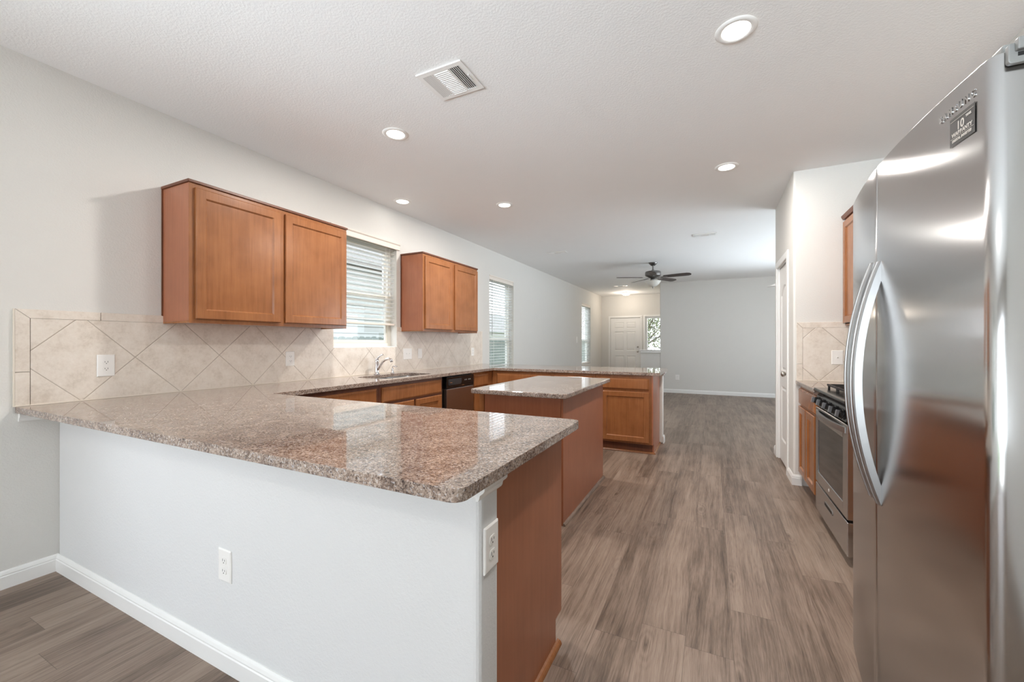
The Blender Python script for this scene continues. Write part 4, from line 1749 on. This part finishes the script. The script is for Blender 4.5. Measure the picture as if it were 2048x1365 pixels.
for i in range(5):
    ang = math.radians(-38+72*i)+cam_ang
    du = Vector((math.cos(ang), math.sin(ang), 0))
    dv = Vector((-math.sin(ang), math.cos(ang), 0))
    tw = math.radians(-13)
    pv = dv*math.cos(tw)+Vector((0, 0, 1))*math.sin(tw)
    pn = du.cross(pv)
    c0 = Vector((CX, CY, ZB_))
    bm = bm_new()
    outl = [(0.20, -0.050), (0.30, -0.058), (0.50, -0.066), (0.62, -0.064), (0.665, -0.045), (0.68, 0.0), (0.665, 0.045), (0.62, 0.064), (0.50, 0.066), (0.30, 0.058), (0.20, 0.050)]
    lo_ = [bm.verts.new(c0+du*a+pv*b-pn*0.003) for a, b in outl]
    hi_ = [bm.verts.new(c0+du*a+pv*b+pn*0.003) for a, b in outl]
    n = len(outl)
    for k in range(n):
        bm.faces.new((lo_[k], lo_[(k+1) % n], hi_[(k+1) % n], hi_[k]))
    bm.faces.new(lo_[::-1])
    bm.faces.new(hi_)
    bl = obj('blade', bm, 'espresso', r)
    bm = bm_new()
    arm = [(0.085, -0.016), (0.16, -0.012), (0.20, -0.030), (0.25, -0.034), (0.275, 0), (0.25, 0.034), (0.20, 0.030), (0.16, 0.012), (0.085, 0.016)]
    lo_ = [bm.verts.new(c0+du*a+pv*b-pn*0.008) for a, b in arm]
    hi_ = [bm.verts.new(c0+du*a+pv*b-pn*0.0035) for a, b in arm]
    n = len(arm)
    for k in range(n):
        bm.faces.new((lo_[k], lo_[(k+1) % n], hi_[(k+1) % n], hi_[k]))
    bm.faces.new(lo_[::-1])
    bm.faces.new(hi_)
    obj('blade_iron', bm, 'fanmetal', bl)
bm = bm_new()
lathe(bm, [(0.008, -0.452), (0.03, -0.448), (0.07, -0.430), (0.105, -0.402), (0.125, -0.372), (0.140, -0.350), (0.142, -0.346), (0.05, -0.345)], (CX, CY, CEIL), 36)
obj('glass_bowl', bm, 'frost', r, smooth=True)
bm = bm_new()
lathe(bm, [(0.003, -0.486), (0.008, -0.478), (0.005, -0.470), (0.013, -0.460), (0.013, -0.4525)], (CX, CY, CEIL), 16)
obj('finial', bm, 'fanmetal', r, smooth=True)

# ------------------------------------------------------------------ doors


def panel_door(name, fr, w, h, panels, t, root, mat='trim', n0=0.0):
    """slab with recessed raised panels. panels: (u0,u1,v0,v1)"""
    bm = bm_new()
    A = rect(bm, fr, 0, w, 0, h, n0)
    us = sorted({0, w, *[p[0] for p in panels], *[p[1] for p in panels]})
    vs_ = sorted({0, h, *[p[2] for p in panels], *[p[3] for p in panels]})
    front = n0+t
    grid = {}

    def gv(u, v):
        k = (round(u, 4), round(v, 4))
        if k not in grid:
            grid[k] = bm.verts.new(fr(u, v, front))
        return grid[k]
    for i in range(len(us)-1):
        for j in range(len(vs_)-1):
            uc, vc = (us[i]+us[i+1])/2, (vs_[j]+vs_[j+1])/2
            if any(p[0] < uc < p[1] and p[2] < vc < p[3] for p in panels):
                continue
            bm.faces.new((gv(us[i], vs_[j]), gv(us[i+1], vs_[j]), gv(us[i+1], vs_[j+1]), gv(us[i], vs_[j+1])))
    for p in panels:
        a = rect(bm, fr, *p, front)
        b = rect(bm, fr, p[0]+0.012, p[1]-0.012, p[2]+0.012, p[3]-0.012, front-0.008)
        c = rect(bm, fr, p[0]+0.024, p[1]-0.024, p[2]+0.024, p[3]-0.024, front-0.008)
        d = rect(bm, fr, p[0]+0.040, p[1]-0.040, p[2]+0.040, p[3]-0.040, front-0.001)
        ring_faces(bm, a, b)
        ring_faces(bm, b, c)
        ring_faces(bm, c, d)
        bm.faces.new(d)
    B = rect(bm, fr, 0, w, 0, h, front)
    ring_faces(bm, A, B)
    bm.faces.new(A[::-1])
    bmesh.ops.remove_doubles(bm, verts=bm.verts, dist=1e-5)
    return obj(name, bm, mat, root)


def knob_on(fr, u, v, n, root, name='door_knob', mat='nickel', s=1.0):
    bm = bm_new()
    p0 = fr(u, v, n)
    ax = fr.n
    path = [p0+ax*h*s for h in (0.0, 0.006, 0.0065, 0.022, 0.028, 0.040, 0.052, 0.060, 0.063)]
    tube(bm, path, [q*s for q in (0.032, 0.030, 0.012, 0.011, 0.020, 0.027, 0.026, 0.016, 0.004)], 20)
    return obj(name, bm, mat, root, smooth=True)


# front door (entry)
root = bpy.data.objects.new('door_1', None)
COL.objects.link(root)
root.location = (-2.47, ENT, 0)
struct(root, 'white six panel front door with two knobs')
frE = F((-2.925, ENT+0.03, 0.01), (1, 0, 0), (0, -1, 0))
W_, H_ = 0.91, 2.015
pan6 = []
for (a, b) in ((0.13, 0.415), (0.495, 0.78)):
    pan6 += [(a, b, 0.23, 0.82), (a, b, 0.98, 1.58), (a, b, 1.68, 1.88)]
dl = panel_door('door_leaf', frE, W_, H_, pan6, 0.02, root)
knob_on(frE, W_-0.07, 0.96, 0.021, dl)
knob_on(frE, W_-0.07, 1.10, 0.021, dl, 'deadbolt', s=0.8)
bm = bm_new()
for q in ((-2.99, -2.93, 0, 2.09), (-2.01, -1.95, 0, 2.09), (-2.93, -2.01, 2.03, 2.09)):
    box(bm, q[0], q[1], ENT-0.016, ENT-0.0005, q[2], q[3])
obj('door_casing', bm, 'trim', root, bevel=0.004)
bm = bm_new()
box(bm, -2.93, -2.01, ENT+0.06, ENT+0.12, 0, 2.03)
obj('door_backing', bm, 'trim', root)

# pantry door
root = bpy.data.objects.new('door_2', None)
COL.objects.link(root)
root.location = (XP+0.03, 4.91, 0)
struct(root, 'white arched panel pantry door with nickel knob')
DY0, DY1 = PD[0]+0.02, PD[1]-0.02
frP = F((XP+0.05, DY0, 0.012), (0, 1, 0), (-1, 0, 0))
W_ = DY1-DY0
H_ = 2.01
bm = bm_new()
front = 0.035
# two panels: lower rectangle, upper with arched head; surrounding face built by strips
pu0, pu1 = 0.11, W_-0.11
lowp = (0.22, 0.78)
upp = (0.94, 1.72)
nseg = 12
arch = [(pu0+(pu1-pu0)*i/nseg, upp[1]+0.10*math.sin(PI*i/nseg)) for i in range(nseg+1)]


def V3(u, v, n=front):
    return bm.verts.new(frP(u, v, n))


def quad(a, b, c, d):
    bm.faces.new([V3(*a), V3(*b), V3(*c), V3(*d)])


quad((0, 0), (pu0, 0), (pu0, H_), (0, H_))
quad((pu1, 0), (W_, 0), (W_, H_), (pu1, H_))
quad((pu0, 0), (pu1, 0), (pu1, lowp[0]), (pu0, lowp[0]))
quad((pu0, lowp[1]), (pu1, lowp[1]), (pu1, upp[0]), (pu0, upp[0]))
for i in range(nseg):
    a, b = arch[i], arch[i+1]
    quad(a, b, (b[0], H_), (a[0], H_))


def panelring(loop, inset):
    cx_ = sum(p[0] for p in loop)/len(loop)
    cy_ = sum(p[1] for p in loop)/len(loop)
    su = 1-inset/((pu1-pu0)/2)
    hh = (max(p[1] for p in loop)-min(p[1] for p in loop))/2
    cyb = (max(p[1] for p in loop)+min(p[1] for p in loop))/2
    sv = 1-inset/hh
    cu = (pu0+pu1)/2
    return [(cu+(p[0]-cu)*su, cyb+(p[1]-cyb)*sv) for p in loop]


for loop in ([(pu0, lowp[0]), (pu1, lowp[0]), (pu1, lowp[1]), (pu0, lowp[1])], [(pu0, upp[0]), (pu1, upp[0])]+arch[::-1]):
    L0 = [V3(*p) for p in loop]
    L1 = [V3(p[0], p[1], front-0.010) for p in panelring(loop, 0.014)]
    L2 = [V3(p[0], p[1], front-0.010) for p in panelring(loop, 0.026)]
    L3 = [V3(p[0], p[1], front-0.003) for p in panelring(loop, 0.040)]
    for A_, B_ in ((L0, L1), (L1, L2), (L2, L3)):
        for i in range(len(loop)):
            j = (i+1) % len(loop)
            bm.faces.new((A_[i], A_[j], B_[j], B_[i]))
    bm.faces.new(L3)
bk = [V3(0, 0, 0), V3(W_, 0, 0), V3(W_, H_, 0), V3(0, H_, 0)]
ft = [V3(0, 0), V3(W_, 0), V3(W_, H_), V3(0, H_)]
bm.faces.new(bk[::-1])
ring_faces(bm, bk, ft)
bmesh.ops.remove_doubles(bm, verts=bm.verts, dist=1e-5)
dl = obj('door_leaf', bm, 'trim', root)
knob_on(frP, 0.065, 0.93, front+0.0005, dl)
bm = bm_new()
for zz in (0.2, 1.0, 1.80):
    box(bm, XP+0.008, XP+0.016, DY1-0.001, DY1+0.018, zz, zz+0.09)
obj('hinge', bm, 'trim', dl)
bm = bm_new()
cw = 0.06
for q in ((PD[0]-cw, PD[0]+0.006, 0, PD[3]+cw), (PD[1]-0.006, PD[1]+cw, 0, PD[3]+cw), (PD[0]+0.006, PD[1]-0.006, PD[3]-0.006, PD[3]+cw)):
    box(bm, XP-0.016, XP-0.0005, *q)
obj('door_casing', bm, 'trim', root, bevel=0.005)
bm = bm_new()
box(bm, XP, XP+0.115, PD[0], PD[0]+0.014, 0, PD[3])
box(bm, XP, XP+0.115, PD[1]-0.014, PD[1], 0, PD[3])
box(bm, XP, XP+0.115, PD[0]+0.014, PD[1]-0.014, PD[3]-0.014, PD[3])
obj('door_jamb', bm, 'trim', root)

# tiny white ledge just past the pantry corner
bm = bm_new()
prism(bm, [(XP-0.07, 0.0), (XP+0.05, 0.0), (XP+0.05, 0.045), (XP+0.0, 0.028), (XP-0.03, 0.008)], lambda u, v, w_: (u, w_, 1.885+v), 5.442, 5.56)
tag(obj('wall_bracket', bm, 'trim'), 'tiny white bracket poking out past the pantry door corner', 'bracket')

# ------------------------------------------------------------------ outside
bm = bm_new()
box(bm, -40, -3.7, -20, 40, -0.75, -0.65)
box(bm, -40, 20, 14.5, 60, -0.35, -0.25)
struct(obj('ground', bm, 'grass'), 'lawn outside the windows')
r = thing('neighbour_house', (-9, 3.5, -0.65), 'pale lap sided neighbouring house seen through the kitchen window', 'house')
bm = bm_new()
zz = -0.65
while zz < 2.9:
    # each board: slightly tilted strip
    prism(bm, [(-6.9, 0), (-6.895+0.012, 0), (-6.9+0.002, 0.15), (-6.9, 0.15)], lambda u, v, w_: (u, w_, zz+v), -4.0, 8.9)
    zz += 0.15
box(bm, -12.0, -6.905, -4.0, 8.9, -0.65, 2.9)
obj('siding', bm, 'siding', r)
bm = bm_new()
prism(bm, [(-6.5, 2.85), (-6.5, 2.97), (-9.2, 4.6), (-12.4, 2.97), (-12.4, 2.85)], lambda u, v, w_: (u, w_, v), -4.3, 9.2)
obj('roof', bm, 'roofing', r)
r = thing('wood_fence', (-5.4, 9, -0.65), 'weathered wood picket fence outside the left windows', 'fence')
bm = bm_new()
yy = -3.0
while yy < 30:
    hh = 1.345+random.uniform(-0.012, 0.012)
    prism(bm, [(yy, -0.65), (yy+0.135, -0.65), (yy+0.135, hh-0.03), (yy+0.10, hh), (yy+0.035, hh), (yy, hh-0.03)], lambda u, v, w_: (w_, u, v), -5.42, -5.40)
    yy += 0.14
obj('pickets', bm, 'fence', r)
bm = bm_new()
for z in (-0.3, 0.5, 1.0):
    box(bm, -5.46, -5.42, -3.0, 30, z, z+0.09)
obj('rails', bm, 'fence', r)
r = thing('far_house', (-16, 24, -0.65), 'distant low house beyond the fence', 'house')
bm = bm_new()
box(bm, -20, -12, 18, 30, -0.65, 1.9)
obj('siding', bm, 'siding', r)
bm = bm_new()
prism(bm, [(-11.6, 1.9), (-16, 3.6), (-20.4, 1.9)], lambda u, v, w_: (u, w_, v), 17.5, 30.5)
obj('roof', bm, 'roofing', r)


def tree(x, y, h, rad, label):
    r = thing('tree', (x, y, -0.3), label, 'tree', 'trees outside the front window')
    bm = bm_new()
    tube(bm, [(x, y, -0.3), (x+0.05, y, h*0.4), (x-0.05, y+0.1, h*0.8)], [0.14, 0.10, 0.04], 10)
    for k in range(6):
        a = k*1.05
        tube(bm, [(x, y, h*0.35+0.1*k), (x+math.cos(a)*rad*0.8, y+math.sin(a)*rad*0.8, h*0.6+0.12*k)], [0.05, 0.015], 6)
    obj('trunk', bm, 'bark', r)
    bm = bm_new()
    for k in range(7000):
        u, v, w_ = random.gauss(0, 0.42), random.gauss(0, 0.42), random.gauss(0, 0.42)
        c = Vector((x+u*rad, y+v*rad, h*0.68+w_*rad*1.1))
        if c.z < 0.5:
            continue
        s = random.uniform(0.025, 0.055)
        d1_ = Vector((random.uniform(-1, 1), random.uniform(-1, 1), random.uniform(-1, 1))).normalized()
        d2_ = d1_.orthogonal().normalized()
        vv = [bm.verts.new(c+d1_*s), bm.verts.new(c+d2_*s*0.6), bm.verts.new(c-d1_*s), bm.verts.new(c-d2_*s*0.6)]
        bm.faces.new(vv)
    obj('foliage', bm, 'leaf', r)


tree(-2.6, 18.5, 3.2, 1.5, 'leafy green and yellow tree outside the entry window')
tree(0.9, 24.5, 3.6, 1.7, 'second leafy tree outside the entry window, farther right')
